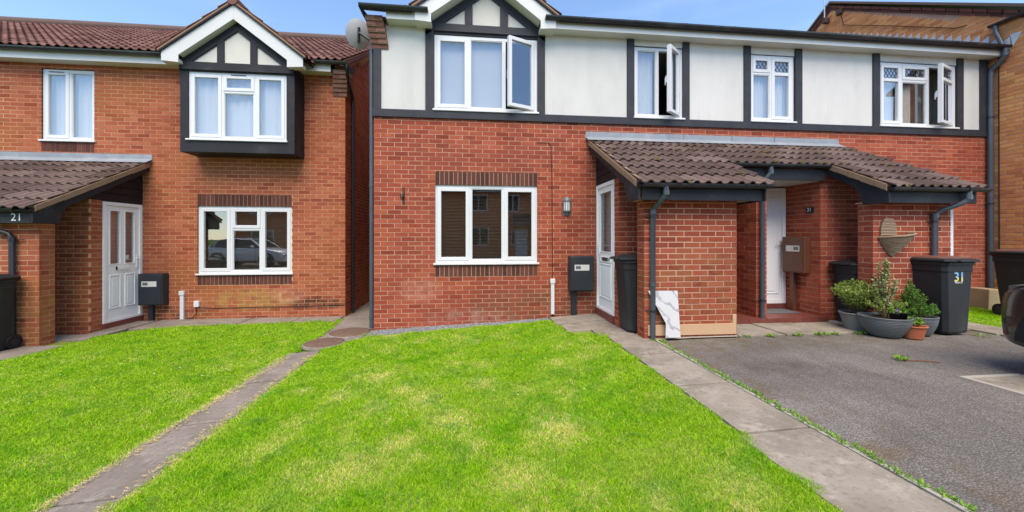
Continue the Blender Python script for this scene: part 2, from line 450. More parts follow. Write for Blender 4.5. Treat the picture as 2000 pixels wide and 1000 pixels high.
def soldiers(wall, F, s0, s1, z0, z1):
    n = round((s1 - s0) / .0755); p = (s1 - s0) / n
    m = MB(); w2, h2 = p/2 - .005, (z1 - z0)/2 - .005
    F0 = Fr((0,0), F.A, F.N); m.obox(F0, -w2, w2, -.03, 0, -h2, h2, .5)
    me = m.mesh('soldier_brick', M['drk_single'])
    for i in range(n):
        o = bpy.data.objects.new('soldier_brick', me); COL.objects.link(o); o.parent = wall
        o.location = F.p(s0 + (i + .5) * p, .001 + RNG.uniform(-.0015, .002), (z0 + z1)/2)
    MB().obox(F, s0, s1, -.03, -.006, z0, z1).build('soldier_mortar', M['mortar_red'], wall)

# ------------------------------------------------------------------ roof tiles
TW, TL = .30, .327
def tile_verts(w, sx=1.0):
    n = 17; P = []
    for y, zz in ((-.012, .038), (TL + .02, .006)):
        for i in range(n):
            u = i / (n - 1); q = (u * 2) % 1.0; q = min(q, 1 - q)
            h = .027 * max(0.0, min(1.0, (.27 - q) / .10)) - .004 * (q > .3)
            P.append((u * w, y, zz + h))
    P += [(P[i][0], -.012, P[i][2] - .016) for i in range(n)]
    fs = [(i, i+1, n+i+1, n+i) for i in range(n-1)] + [(2*n+i, 2*n+i+1, i+1, i) for i in range(n-1)] + [(0, n, 2*n), (n-1, 3*n-1, 2*n-1)]
    return P, fs
_tm = {}
def tile_plane(H, name, O, U, V, width, rows, kind, start_row=0, keep=None, deck=True, underside='clad', rank=True):
    """Tiles laid in courses on a slope; O is the eaves corner, U runs along the eaves, V up the slope."""
    O, U, V = Vector(O), Vector(U).normalized(), Vector(V).normalized(); N = U.cross(V)
    if N.z < 0: N = -N
    k = max(1, round(width / TW)); w = width / k
    m = MB()
    a, b, c, d = O + V*TL*start_row, O + U*width + V*TL*start_row, O + U*width + V*(TL*rows), O + V*(TL*rows)
    m.extr([p - N*.004 for p in (a, b, c, d)], -N*.03, .5)
    part = m.build(name, M[underside], H.root)
    for r in range(start_row, rows):
        for i in range(k):
            p = O + U * (w * i) + V * (TL * r)
            if keep and not keep(p + U*w/2 + V*TL/2): continue
            sc = shows(p + U*w/2) if rank else 0
            mt = Matrix(((U.x, V.x, N.x, p.x), (U.y, V.y, N.y, p.y), (U.z, V.z, N.z, p.z), (0,0,0,1)))
            H.ti.append((sc, part, mt, round(w, 4), kind))
    return part
def finish_tiles(H, cap=300):
    H.ti.sort(key=lambda t: -t[0]); rest = {}
    for i, (sc, part, mt, w, kind) in enumerate(H.ti):
        tilt = Matrix.Rotation(RNG.uniform(-.012, .012), 4, 'Y') @ Matrix.Rotation(RNG.uniform(-.008, .012), 4, 'X')
        if i < cap and sc > 0:
            if (w, kind) not in _tm:
                m = MB(); P, fs = tile_verts(w); m.add(P, fs, .5, False); _tm[(w, kind)] = m.mesh('roof_tile', M[kind + '_single'])
            o = bpy.data.objects.new('roof_tile', _tm[(w, kind)]); COL.objects.link(o); o.parent = part; o.matrix_basis = mt @ tilt
        else:
            m = rest.setdefault((part.name, kind), (part, MB()))[1]
            P, fs = tile_verts(w); m.add([mt @ tilt @ Vector(p) for p in P], fs, RNG.random())
    for (pn, kind), (part, m) in rest.items(): m.build('tiling', M[kind], part, kind='stuff')

# ------------------------------------------------------------------ windows, doors, gutters, pipes
def bars(m, F, s0, s1, z0, z1, w, n0, n1, ws=None):
    """A rectangular frame: full-height stiles, rails between them. ws = (left, right, bottom, top) widths."""
    l, r, b, t = ws or (w, w, w, w)
    m.obox(F, s0, s0+l, n0, n1, z0, z1); m.obox(F, s1-r, s1, n0, n1, z0, z1)
    m.obox(F, s0+l, s1-r, n0, n1-.0005, z0, z0+b); m.obox(F, s0+l, s1-r, n0, n1-.0005, z1-t, z1)

def lattice(m, F, s0, s1, z0, z1, n, step=.075, asp=1.45):
    segs = []
    hs, vs_ = step, step * asp
    k = -40
    while k < 60:
        for sg in (1, -1):
            pts = []
            for i in range(61):
                s = s0 + (s1 - s0) * i / 60
                z = z0 + sg * (s - s0) / hs * vs_ + k * vs_
                if z0 <= z <= z1: pts.append((s, z))
            if len(pts) > 1: segs.append((pts[0], pts[-1]))
        k += 1
    for (a, b) in segs:
        d = math.hypot(b[0]-a[0], b[1]-a[1])
        if d < .02: continue
        q = .0055; ox, oz = -(b[1]-a[1])/d*q, (b[0]-a[0])/d*q
        m.opoly(F, [(a[0]-ox, a[1]-oz), (b[0]-ox, b[1]-oz), (b[0]+ox, b[1]+oz), (a[0]+ox, a[1]+oz)], n, n+.003, .5)

def sash(F, c, parent, handle=True):
    """One opening light; hinged open when c has 'open'."""
    s0, s1, z0, z1 = c['r']; g = .012
    s0, s1, z0, z1 = s0 + g, s1 - g, z0 + g, z1 - g
    FF = F; n0, n1 = -.062, .004
    if c.get('open'):
        a = rad(c['open']); h = s1
        O = F.p(h, 0.0, 0)
        A = (F.A[0]*math.cos(a) - F.N[0]*math.sin(a), F.A[1]*math.cos(a) - F.N[1]*math.sin(a))
        N = (F.N[0]*math.cos(a) + F.A[0]*math.sin(a), F.N[1]*math.cos(a) + F.A[1]*math.sin(a))
        FF = Fr((O[0], O[1]), A, N); s0, s1 = s0 - h, 0.0
    m = MB(); bars(m, FF, s0, s1, z0, z1, .058, n0, n1)
    zs = [(z0 + .058, z1 - .058)]
    if c.get('transom'):
        zt = c['transom']; m.obox(FF, s0+.058, s1-.058, n0, n1-.001, zt-.03, zt+.03); zs = [(z0+.058, zt-.03), (zt+.03, z1-.058)]
    so = m.build('sash', M['white'], parent, bevel=.004)
    for i, (a, b) in enumerate(zs):
        MB().obox(FF, s0+.058, s1-.058, -.034, -.026, a, b).build('pane', M['glass'], parent)
        if c.get('lattice') and i == len(zs)-1:
            ml = MB(); lattice(ml, FF, s0+.058, s1-.058, a, b, -.026); ml.build('lead_lattice', M['darkmetal'], parent)
    if c.get('open') and handle:
        zz = (z0+z1)/2; mh = MB(); mh.obox(FF, s0+.012, s0+.04, n0-.03, n0, zz-.06, zz+.06); mh.obox(FF, s0+.018, s0+.034, n0-.045, n0-.03, zz-.10, zz+.03)
        mh.build('handle', M['white'], parent, bevel=.004)
    return so

def window(H, F, s0, s1, z0, z1, cells, n=-.02, sill=True, back=None, vent=None):
    """Outer frame set back by n; cells tile it: dict(r=(s0,s1,z0,z1), kind='fixed'|'sash', ...)."""
    Fw = Fr(F.p(0, n, 0)[:2], F.A, F.N)
    m = MB()
    for c in cells:
        a, b, cc, d = c['r']
        ws = [.05 if abs(x - y) < .002 else .024 for x, y in ((a, s0), (b, s1), (cc, z0), (d, z1))]
        bars(m, Fw, a, b, cc, d, 0, -.07, -.006, ws); c['ws'] = ws
    W = m.build('window', M['white'], H.root)
    for c in cells:
        a, b, cc, d = c['r']; ws = c['ws']
        if c['kind'] == 'fixed':
            q = (a+ws[0], b-ws[1], cc+ws[2], d-ws[3])
            mb = MB(); bars(mb, Fw, *q, .014, -.05, -.014); mb.build('glazing_bead', M['white'], W)
            MB().obox(Fw, q[0]+.014, q[1]-.014, -.044, -.036, q[2]+.014, q[3]-.014).build('pane', M['glass'], W)
            if c.get('lattice'):
                ml = MB(); lattice(ml, Fw, q[0]+.014, q[1]-.014, q[2]+.014, q[3]-.014, -.036); ml.build('lead_lattice', M['darkmetal'], W)
        else:
            cw = dict(c); e = [.028 if w_ > .03 else .004 for w_ in ws]; cw['r'] = (a+e[0], b-e[1], cc+e[2], d-e[3])
            sash(Fw, cw, W)
    if sill: MB().obox(Fw, s0-.03, s1+.03, -.06, .055, z0-.032, z0-.002).build('sill', M['white'], W, bevel=.005)
    if vent:
        MB().obox(Fw, vent[0], vent[1], -.004, .012, vent[2], vent[2]+.014).build('trickle_vent', M['darkmetal'], W)
    for bk in (back or []):
        k, a, b, c0, d0 = bk
        if k == 'slats':
            ms = MB(); z = c0
            while z < d0:
                ms.add([Fw.p(a, -.115, z), Fw.p(b, -.115, z), Fw.p(b, -.134, z+.010), Fw.p(a, -.134, z+.010)], [(0,1,2,3)]); z += .025
            for q in (.12, .5, .88): ms.obox(Fw, a+(b-a)*q-.001, a+(b-a)*q+.001, -.113, -.111, c0, d0)
            ms.build('blind', M['slat'], W)
        elif k == 'curtain':
            mc = MB(); nn = 40; P = []
            for i in range(nn+1):
                s = a + (b-a)*i/nn; o = -.13 + .018*math.sin(i*1.7) + .010*math.sin(i*.61+1)
                P += [Fw.p(s, o, c0), Fw.p(s, o, d0)]
            mc.add(P, [(2*i, 2*i+2, 2*i+3, 2*i+1) for i in range(nn)], .5, True); mc.build('curtain', M['curtain'], W)
        else:
            MB().obox(Fw, a, b, -.124, -.12, c0, d0).build('blind', M[k], W)
    return W

def gutter(H, p0, p1, r=.056, brackets=True, mat='gutter'):
    p0, p1 = Vector(p0), Vector(p1); d = (p1 - p0).normalized(); side = d.cross(Vector((0,0,1)))
    m = MB(); n = 9; prof = []
    for i in range(n): a = math.pi * i / (n-1); prof.append((math.cos(a)*r, -math.sin(a)*r))
    for i in range(n-1, -1, -1): a = math.pi * i / (n-1); prof.append((math.cos(a)*(r-.006), -math.sin(a)*(r-.006)))
    P = [q + side*x + Vector((0,0,z)) for q in (p0, p1) for x, z in prof]; k = len(prof)
    m.add(P, [(i, (i+1) % k, k+(i+1) % k, k+i) for i in range(k)], .5, False)
    for q in (p0, p1): m.add([q + side*x + Vector((0,0,z)) for x, z in prof[:n]], [tuple(range(n))], .5)
    L = (p1 - p0).length
    g = m.build('gutter', M[mat], H.root)
    if brackets:
        c = .35
        while c < L:
            mb = MB()
            for i in range(n-1):
                a0, a1 = math.pi*i/(n-1), math.pi*(i+1)/(n-1)
                q = p0 + d*c; e = d*.016
                A = [q + side*(math.cos(a)*rr) + Vector((0,0,-math.sin(a)*rr)) for a in (a0, a1) for rr in (r+.001, r+.006)]
                mb.add([A[0]-e, A[1]-e, A[3]-e, A[2]-e, A[0]+e, A[1]+e, A[3]+e, A[2]+e], [(1,2,6,5), (0,1,2,3), (4,5,6,7)], .5)
            mb.build('gutter_bracket', M[mat], g)
            c += .9
    return g

def downpipe(H, path, r=.034, collars=(), mat='pipe', clips=()):
    m = MB(); m.tube(path, r, 14)
    p = m.build('downpipe', M[mat], H.root)
    for (c, ax) in collars:
        c = Vector(c); ax = Vector(ax).normalized(); MB().tube([c - ax*.03, c + ax*.03], r+.006, 14).build('pipe_collar', M[mat], p)
    for (c, to) in clips:
        mc = MB(); c = Vector(c); mc.tube([c - Vector((0,0,.012)), c + Vector((0,0,.012))], r+.008, 14)
        mc.tube([c, Vector(to)], .007, 6); mc.build('pipe_clip', M['blackpipe'], p)
    return p

def door(H, F, s0, s1, z0, z1, style, hinge_low=True):
    """A uPVC door in its frame; s runs along the wall."""
    m = MB(); bars(m, F, s0, s1, z0, z1, .06, -.07, .012, (.06, .06, .045, .06)); D = m.build('door', M['door'], H.root, bevel=.004)
    a, b, c, d = s0+.065, s1-.065, z0+.05, z1-.065
    w = b - a; zm = c + (d - c) * .45
    st = .072 if style == 'two' else .075; holes = []
    if style == 'two':
        mid = (a + b)/2; holes = [(a+st, mid-.035, zm+.06, d-st), (mid+.035, b-st, zm+.06, d-st)]
    elif style == 'one':
        holes = [(a+st, b-st, zm+.02, d-st)]
    leaf = core(F, a, b, c, d, holes, .045, -.012); lf = leaf.build('door_leaf', M['door'], D)
    for h in holes:
        mb = MB(); bars(mb, F, *h, .014, -.03, -.004); mb.build('glazing_bead', M['door'], D)
        MB().obox(F, h[0]+.012, h[1]-.012, -.04, -.032, h[2]+.012, h[3]-.012).build('pane', M['glass'], D)
    def raised(p, q, r_, s_):
        mb = MB(); bars(mb, F, p, q, r_, s_, .022, -.014, .0); mb.obox(F, p+.045, q-.045, -.014, -.003, r_+.045, s_-.045); mb.build('door_panel', M['door'], D, bevel=.006)
    if style == 'two':
        mid = (a+b)/2; raised(a+st, mid-.04, c+.18, zm-.12); raised(mid+.04, b-st, c+.18, zm-.12)
    elif style == 'one':
        raised(a+st, b-st, c+.16, zm-.17); raised(a+st+.03, b-st-.03, zm-.14, zm-.05)
    else:
        raised(a+st, (a+b)/2-.05, c+.12, d-.12); raised((a+b)/2+.05, b-st, c+.12, d-.12)
    if style != 'tall':
        zl = zm - .01 if style == 'two' else zm - .09
        ml = MB(); ml.obox(F, (a+b)/2-.13, (a+b)/2+.13, -.014, .004, zl-.03, zl+.03); lb = ml.build('letterbox', M['steel'] if style == 'one' else M['door'], D, bevel=.003)
        if style == 'two': MB().obox(F, (a+b)/2-.135, (a+b)/2-.12, -.013, .006, zl-.032, zl+.032).build('letterbox_edge', M['ink'], D)
    hs = b - .04 if hinge_low else a + .04
    mh = MB(); mh.obox(F, hs-.014, hs+.014, -.012, .004, zm-.02, zm+.2); mh.tube([F.p(hs, .0, zm+.13), F.p(hs, .045, zm+.13), F.p(hs-(.11 if hinge_low else -.11), .045, zm+.13)], .009, 8)
    mh.build('door_handle', M['door'], D)
    MB().obox(F, s0, s1, -.07, .03, z0-.11, z0-.001).build('threshold', M['redtile'], D)
    return D

# ------------------------------------------------------------------ the setting: ground, lawns, paths, drive
GX = [-400, -4.5, -1, 0, 1, 2.3, 3.5, 4.5, 400]
GZ = [-.07, -.05, -.06, 0, .05, .1, .18, .21, .21]
def G(x): return float(np.interp(x, GX, GZ))
def sheet(name, poly, dz, mat, thick=0, parent=None, **tags):
    bm = bmesh.new(); f = bm.faces.new([bm.verts.new((x, y, 0)) for x, y in poly])
    for gx in GX[1:-1]:
        bmesh.ops.bisect_plane(bm, geom=bm.verts[:] + bm.edges[:] + bm.faces[:], plane_co=(gx, 0, 0), plane_no=(1, 0, 0))
    for v in bm.verts: v.co.z = G(v.co.x) + dz
    if thick:
        r = bmesh.ops.extrude_face_region(bm, geom=bm.faces[:])
        for v in r['geom']:
            if isinstance(v, bmesh.types.BMVert): v.co.z -= thick
    bmesh.ops.recalc_face_normals(bm, faces=bm.faces[:])
    if not thick:
        for f in bm.faces:
            if f.normal.z < 0: f.normal_flip()
    me = bpy.data.meshes.new(name); bm.to_mesh(me); bm.free(); me.materials.append(mat)
    o = bpy.data.objects.new(name, me); COL.objects.link(o)
    if parent is not None: o.parent = parent
    for k, v in tags.items(): o[k] = v
    return o

def asphalt():
    t = NT('worn_tarmac'); P = t.pos()
    c = t.mix(t.range(t.noise(P, .9, 6, .6), .35, .7), (.195, .180, .168), (.275, .254, .238))
    v = t.node('ShaderNodeTexVoronoi'); v.inputs['Scale'].default_value = 85; t.link(P, v.inputs['Vector'])
    c = t.mix(t.range(v.outputs['Distance'], .15, .5, 0, 1.0), t.mix(1.0, c, (1.36, 1.34, 1.3), 'MULTIPLY'), t.mix(1.0, c, (.60, .59, .58), 'MULTIPLY'))
    c = t.mix(t.range(t.noise(P, 1.1, 6, .7, (1, .3, 1)), .48, .66, 0, .45), c, t.mix(1.0, c, (.68, .67, .66), 'MULTIPLY'))
    c = t.mix(t.range(t.noise(P, 7, 6, .8), .60, .70, 0, .5), c, t.mix(1.0, c, (.6, .58, .55), 'MULTIPLY'))
    c = t.mix(t.range(t.noise(P, 30, 5, .8), .42, .66, 0, .55), c, t.mix(1.0, c, (.62, .6, .57), 'MULTIPLY'))
    c = t.mix(t.range(t.noise(P, 3.2, 6, .7, (1, .45, 1)), .45, .68, 0, .5), c, t.mix(1.0, c, (.66, .62, .57), 'MULTIPLY'))
    st = t.noise(P, 420, 2); c = t.mix(t.range(st, .56, .75, 0, .3), c, (.50, .47, .43))
    # moss and leaf dirt along the porch edge, an old oil mark
    x, y, z = t.sep(P)
    edge = t.math('MULTIPLY', t.range(y, -2.75, -1.95), t.range(t.noise(P, 5, 6, .7), .42, .62))
    c = t.mix(t.math('MULTIPLY', edge, .6), c, (.11, .075, .025))
    le = t.math('MULTIPLY', t.range(x, 4.75, 4.0), t.range(t.noise(P, 4, 6, .7), .45, .62))
    c = t.mix(t.math('MULTIPLY', le, .55), c, (.13, .08, .03))
    c = t.mix(t.math('MULTIPLY', blob(t, P, 4.75, -3.0, .2, .5, .3, .5, .1), .5), c, (.07, .05, .035))
    t.bump(v.outputs['Distance'], .75, .008)
    return t.done(c, .9, .2)
def slabmat(name, a, b, cc):
    t = NT(name); P = t.pos()
    c = t.mix(t.range(t.noise(P, 2.2, 6, .6), .35, .7), a, b)
    c = t.mix(t.range(t.noise(P, 8, 6, .75), .5, .66, 0, .7), c, cc)
    c = t.mix(t.range(t.noise(P, 26, 5, .75), .5, .68, 0, .55), c, [x*.62 for x in b])
    c = t.mix(t.range(t.noise(P, 1.6, 6, .75), .50, .66, 0, .6), c, [x*.60 for x in b])
    c = t.mix(t.range(t.noise(P, 260, 2), .55, .75, 0, .4), c, [x*.55 for x in b])
    c = t.mix(t.range(t.noise(P, 3.0, 6, .75), .66, .74, 0, .6), c, (.16, .13, .05))
    t.bump(t.noise(P, 130, 4), .4, .005)
    return t.done(c, .92, .15)
M['tarmac'] = asphalt()
M['slab'] = slabmat('paving_slab', (.30, .258, .208), (.22, .187, .148), (.38, .335, .28))
M['slabdark'] = slabmat('weathered_concrete', (.245, .207, .175), (.18, .152, .127), (.31, .27, .23))
def soil():
    t = NT('lawn_thatch'); P = t.pos()
    c = t.mix(t.range(t.noise(P, 6, 6, .7), .35, .65), (.12, .20, .018), (.24, .27, .05))
    c = t.mix(t.range(t.noise(P, 1.2, 5, .6), .55, .7), c, (.36, .31, .12))
    return t.done(c, 1, .05)
M['soil'] = soil()
M['verge'] = plain('far_grass', (.06, .13, .02), 1, .05, .4, .6)
M['gravelmat'] = plain('gravel_base', (.16, .155, .15), 1, .1, .4, 60)

ground = MB()
xs = [-400, -60, -4.5, -1, 0, 1, 2.3, 3.5, 4.5, 60, 400]
for i in range(len(xs)-1):
    ground.add([(xs[i], -400, G(xs[i])-.03), (xs[i+1], -400, G(xs[i+1])-.03), (xs[i+1], 400, G(xs[i+1])-.03), (xs[i], 400, G(xs[i])-.03)], [(0,1,2,3)], .5)
ground.build('ground', M['verge'], kind='structure')
DRIVE = [(3.965, -9.3), (3.965, -1.83), (7.0, -1.83), (8.70, -1.83), (8.70, -9.3)]
sheet('driveway', DRIVE, -.012, M['tarmac'], kind='structure')
sheet('driveway_beyond', [(8.70, -9.3), (8.70, -2.2), (22, -2.2), (22, -9.3)], -.012, M['tarmac'], kind='structure')
sheet('road', [(-80, -15.5), (80, -15.5), (80, -9.6), (-80, -9.6)], -.02, M['tarmac'], kind='structure')
sheet('pavement', [(-80, -9.6), (80, -9.6), (80, -9.32), (-80, -9.32)], -.004, M['concrete'], kind='structure')
LAWN = [(-.47, -9.3), (-.48, -3.0), (-.47, -1.6), (-.45, -1.02), (-.28, -.86), (-.12, -.52), (.06, -.44), (1.03, -.36), (2.28, -.24), (2.93, -.24), (3.02, -1.26), (3.44, -1.32), (3.43, -1.8), (3.43, -4.05), (3.40, -4.6), (3.36, -9.3)]
LAWN2 = [(-4.45, -9.3), (-4.40, -.98), (-4.30, -.46), (-4.30, .32), (-3.93, .82), (-2.78, .99), (-1.48, 1.08), (-.86, 1.26), (-.79, .15), (-.80, -.55), (-.80, -1.4), (-.82, -2.2), (-.87, -3.1), (-.92, -9.3)]
LAWN3 = [(9.32, -1.95), (9.32, -.32), (11.85, -.32), (11.85, -1.95)]
sheet('lawn_front', LAWN, -.004, M['soil'], kind='structure')
sheet('lawn_neighbour', LAWN2, -.004, M['soil'], kind='structure')
sheet('lawn_strip', LAWN3, -.004, M['soil'], kind='structure')
sheet('paving_bed', [(2.93, -.03), (3.98, -.03), (3.98, -9.3), (3.36, -9.3), (3.43, -1.3), (2.93, -1.2)], -.022, M['soil'], kind='structure')

def slab_path(name, slabs, mat, dz=.006, j=.012):
    par = None
    for (x0, x1, y0, y1) in slabs:
        a = RNG.uniform(-.006, .006)
        poly = [(x0+j, y0+j+a), (x1-j, y0+j-a), (x1-j, y1-j-a), (x0+j, y1-j+a)]
        if par is None:
            xs0, ys0 = min(s[0] for s in slabs), min(s[2] for s in slabs); xs1, ys1 = max(s[1] for s in slabs), max(s[3] for s in slabs)
            par = sheet(name, [(xs0+.02, ys0+.02), (xs1-.02, ys0+.02), (xs1-.02, ys1-.02), (xs0+.02, ys1-.02)], -.018, M['soil'], kind='structure')
        o = sheet('paving_slab', poly, dz + RNG.uniform(-.004, .005), mat, .045, par)
        b = o.modifiers.new('bevel', 'BEVEL'); b.width = .005; b.segments = 2; b.limit_method = 'ANGLE'
slab_path('front_path', [(3.43, 3.95, -2.36, -1.46), (3.43, 3.95, -3.29, -2.36), (3.43, 3.95, -4.14, -3.29), (3.38, 3.95, -5.05, -4.14), (3.38, 3.95, -5.95, -5.05), (3.38, 3.95, -6.85, -5.95)], M['slab'])
slab_path('doorstep_path', [(2.94, 3.80, -.58, -.03), (3.0, 3.79, -1.08, -.58), (3.34, 3.86, -1.46, -1.08)], M['slab'])
slab_path('side_path', [(-.88, -.44, -2.15, -1.05), (-.90, -.44, -3.08, -2.15), (-.92, -.44, -4.05, -3.08), (-.94, -.44, -5.0, -4.05), (-.95, -.44, -6.0, -5.0)], M['slabdark'])
sheet('alley', [(-.93, -.9), (.02, -.45), (.02, 8.5), (-.93, 8.5)], -.012, M['slabdark'], kind='structure')
slab_path('house_margin', [(-1.75, -.93, 1.0, 1.51), (-2.65, -1.75, .96, 1.51), (-3.55, -2.65, .92, 1.51), (-4.28, -3.55, .72, 1.51)], M['slabdark'])
slab_path('porch_path', [(-4.64, -4.28, .0, 1.4), (-5.0, -4.28, -.9, -.27), (-5.0, -4.38, -1.9, -.9), (-5.0, -4.38, -2.9, -1.9), (-5.0, -4.38, -3.9, -2.9)], M['slabdark'])
sheet('porch_floor', [(-8.0, -.27), (-4.64, -.27), (-4.64, 1.5), (-8.0, 1.5)], -.016, M['concrete'], kind='structure')
slab_path('porch_paving', [(5.16, 5.84, -1.82, -1.14), (5.84, 6.52, -1.82, -1.14), (6.52, 7.22, -1.82, -1.14)], M['slab'])
sheet('bin_store_floor', [(3.84, -1.80), (5.16, -1.80), (5.16, -1.0), (3.84, -1.0)], -.004, M['concrete'], kind='structure')
sheet('bin_store_floor_far', [(7.22, -1.82), (8.72, -1.82), (8.72, -1.0), (7.22, -1.0)], -.004, M['concrete'], kind='structure')
slab_path('far_path', [(8.72, 9.30, -2.1, -1.3), (8.72, 9.30, -1.3, -.5), (8.72, 9.30, -3.0, -2.1), (9.30, 10.2, -2.2, -1.96), (10.2, 11.1, -2.2, -1.96)], M['slab'])
# thin concrete edging between path and drive
ed = MB()
for k in range(9): ed.box(3.958, 3.992, -1.85 - .9*(k+1) + .004, -1.85 - .9*k - .004, .12, .197 + RNG.uniform(-.004, .004))
ed.build('path_edging', M['concrete'], kind='structure')
# gravel margin under the front window
sheet('gravel_bed', [(.0, -.005), (.0, -.46), (.1, -.42), (1.03, -.36), (2.28, -.24), (2.93, -.24), (2.93, -.005)], -.008, M['gravelmat'], kind='structure')
gm = MB()
ico = [(0,0,1), (.9,0,.1), (0,.9,.1), (-.9,0,.1), (0,-.9,.1)]
for i in range(5200):
    x = RNG.uniform(.02, 2.92); ymax = np.interp(x, [0, 1.03, 2.28, 2.93], [-.43, -.36, -.25, -.24])
    y = RNG.uniform(ymax, -.01); s = RNG.uniform(.004, .011); a = RNG.uniform(0, 6.3); z = G(x) - .006
    gm.add([(x + s*(p[0]*math.cos(a)-p[1]*math.sin(a))*RNG.uniform(.7, 1.2), y + s*(p[0]*math.sin(a)+p[1]*math.cos(a)), z + s*p[2]*.9) for p in ico], [(0,1,2), (0,2,3), (0,3,4), (0,4,1)], RNG.random())
t = NT('slate_gravel'); c = t.ramp(t.node('ShaderNodeAttribute', attribute_name='rnd').outputs['Fac'], [(0, (.10, .10, .105)), (.5, (.22, .225, .23)), (1, (.36, .36, .36))])
tag(gm.build('gravel', t.done(c, .9, .2), kind='stuff'), 'grey gravel strip along the foot of the red brick wall', 'gravel')

# ------------------------------------------------------------------ the terraced house
th = thing('terraced_house', 'red brick terraced house with cream render, dark timbers and tiled porch roof', 'house', (5.9, 0, 0))
H = House(th); FR = front(0)
hidden = lambda c: (3.85 < c[0] < 8.5 and c[2] < 3.2 and c[1] > -.5)
fw = brick_wall(H, 'front_wall', FR, 0, 11.8, -.3, 3.535, 'red', [(1.0, 2.745, .865, 2.645)], hide=hidden)
soldiers(fw, FR, 1.0, 2.745, .87, 1.068); soldiers(fw, FR, 1.0, 2.745, 2.42, 2.645)
MB().obox(FR, 1.0, 2.745, -.2, -.03, .86, 1.06).build('sill_backing', M['mortar_red'], H.root)
MB().obox(FR, 1.0, 2.745, -.2, -.03, 2.43, 2.65).build('lintel_backing', M['mortar_red'], H.root)
brick_wall(H, 'alley_wall', leftface(0), .032, 8.0, -.3, 5.05, 'red')
brick_wall(H, 'end_wall', rightface(11.8), -.0, .3, -.3, 5.05, 'red')
MB().box(0, 11.8, 7.75, 8.0, -.3, 5.1).build('rear_wall', M['mortar_red'], H.root)
MB().box(.2, 11.6, .23, 7.74, 2.95, 3.15).build('upper_floor', M['inner'], H.root)
MB().box(.2, 11.6, .23, 7.74, 5.06, 5.12).build('ceiling', M['inner'], H.root)
MB().box(11.50, 11.55, .23, 7.7, 3.16, 5.05).build('partition', plain('pale_plaster', (.62, .61, .58), .9, .1, .05, 2), H.root)
for xx in (3.6, 6.2, 9.0): MB().box(xx, xx+.1, .23, 7.7, 3.16, 5.05).build('partition', M['inner'], H.root)

UH = [(.988, 2.737, 3.66, 4.97), (4.497, 5.405, 3.65, 4.95), (6.735, 7.605, 3.665, 4.92), (9.404, 11.095, 3.665, 4.92)]
core(FR, 0.0, 11.8, 3.54, 5.20, UH, .2, -.012).build('upper_wall', M['inner'], H.root)
posts = [(0, .12), (.84, .98), (2.748, 2.874), (4.355, 4.488), (5.40, 5.528), (6.589, 6.725), (7.62, 7.762), (9.25, 9.399), (11.107, 11.247), (11.63, 11.80)]
for a, b in ((.12, .84), (2.874, 4.355), (5.528, 6.589), (7.762, 9.25), (11.247, 11.63)):
    MB().obox(FR, a+.001, b-.001, -.012, .004, 3.66, 5.056).build('render_panel', M['render'], H.root)
for (a, b, c0, d0) in UH[1:]:
    MB().obox(FR, a-.01, b+.015, -.012, .003, d0+.002, 5.056).build('render_panel', M['render'], H.root)
for i, (a, b) in enumerate(posts):
    MB().obox(FR, a, b, -.012, .03, 3.661, 4.66 if i == 0 else 5.055).build('timber_post', M['timber'], H.root, bevel=.004)
MB().obox(FR, -.012, 11.8, -.012, .036, 3.53, 3.66).build('timber_band', M['timber'], H.root, bevel=.005)
MB().obox(leftface(0), 0.0, .9, -.012, .02, 3.53, 3.66).build('timber_return', M['timber'], H.root)
# corner corbel: courses stepping out to carry the eaves
M['corbel'] = brick_mat('weathered_corbel', [(0, (.16, .075, .055)), (.5, (.24, .12, .088)), (1, (.31, .165, .125))], False)
def corbel(H, x0, sg, y, z0):
    for k in range(6):
        z = z0 + k*.078; o = .032*k + .006; dx = -sg*.012*k
        for j in range(2):
            a_ = x0 + dx + j*.142
            MB().box(a_, a_ + .132, y - o - .02, y + .1, z, z + .066).build('corbel_brick', M['corbel'], H.root)
        MB().box(x0 + dx + .004, x0 + dx + .27, y - o - .012, y + .1, z - .01, z + .067).build('corbel_mortar', M['mortar_yel'], H.root)
corbel(H, -.035, 1, 0, 4.655)

# windows
sc = lambda a, b, c, d, **k: dict(r=(a, b, c, d), kind='sash', **k)
fx = lambda a, b, c, d, **k: dict(r=(a, b, c, d), kind='fixed', **k)
window(H, FR, 1.0, 2.745, 1.10, 2.415, [sc(1.0, 1.585, 1.10, 2.415), fx(1.585, 2.16, 1.10, 2.415), sc(2.16, 2.745, 1.10, 2.415)], back=[('slats', 1.03, 2.715, 1.14, 2.37)])
window(H, FR, .99, 2.735, 3.69, 4.945, [sc(.99, 1.566, 3.69, 4.945), fx(1.566, 2.169, 3.69, 4.945), sc(2.169, 2.735, 3.69, 4.945, open=24)], n=.0, back=[('roller', 1.0, 2.165, 3.72, 4.93)])
window(H, FR, 4.50, 5.40, 3.68, 4.93, [fx(4.50, 4.93, 3.68, 4.93), sc(4.93, 5.40, 3.68, 4.93, open=38)], n=.0, back=[('curtain', 4.51, 4.90, 3.7, 4.92)])
zt = 4.575
window(H, FR, 6.74, 7.60, 3.69, 4.905, [sc(6.74, 7.146, zt, 4.905, lattice=1), fx(6.74, 7.146, 3.69, zt), sc(7.146, 7.60, 3.69, 4.905, transom=zt, lattice=1)], n=.0, back=[('curtain', 6.75, 7.59, 3.7, 4.9)])
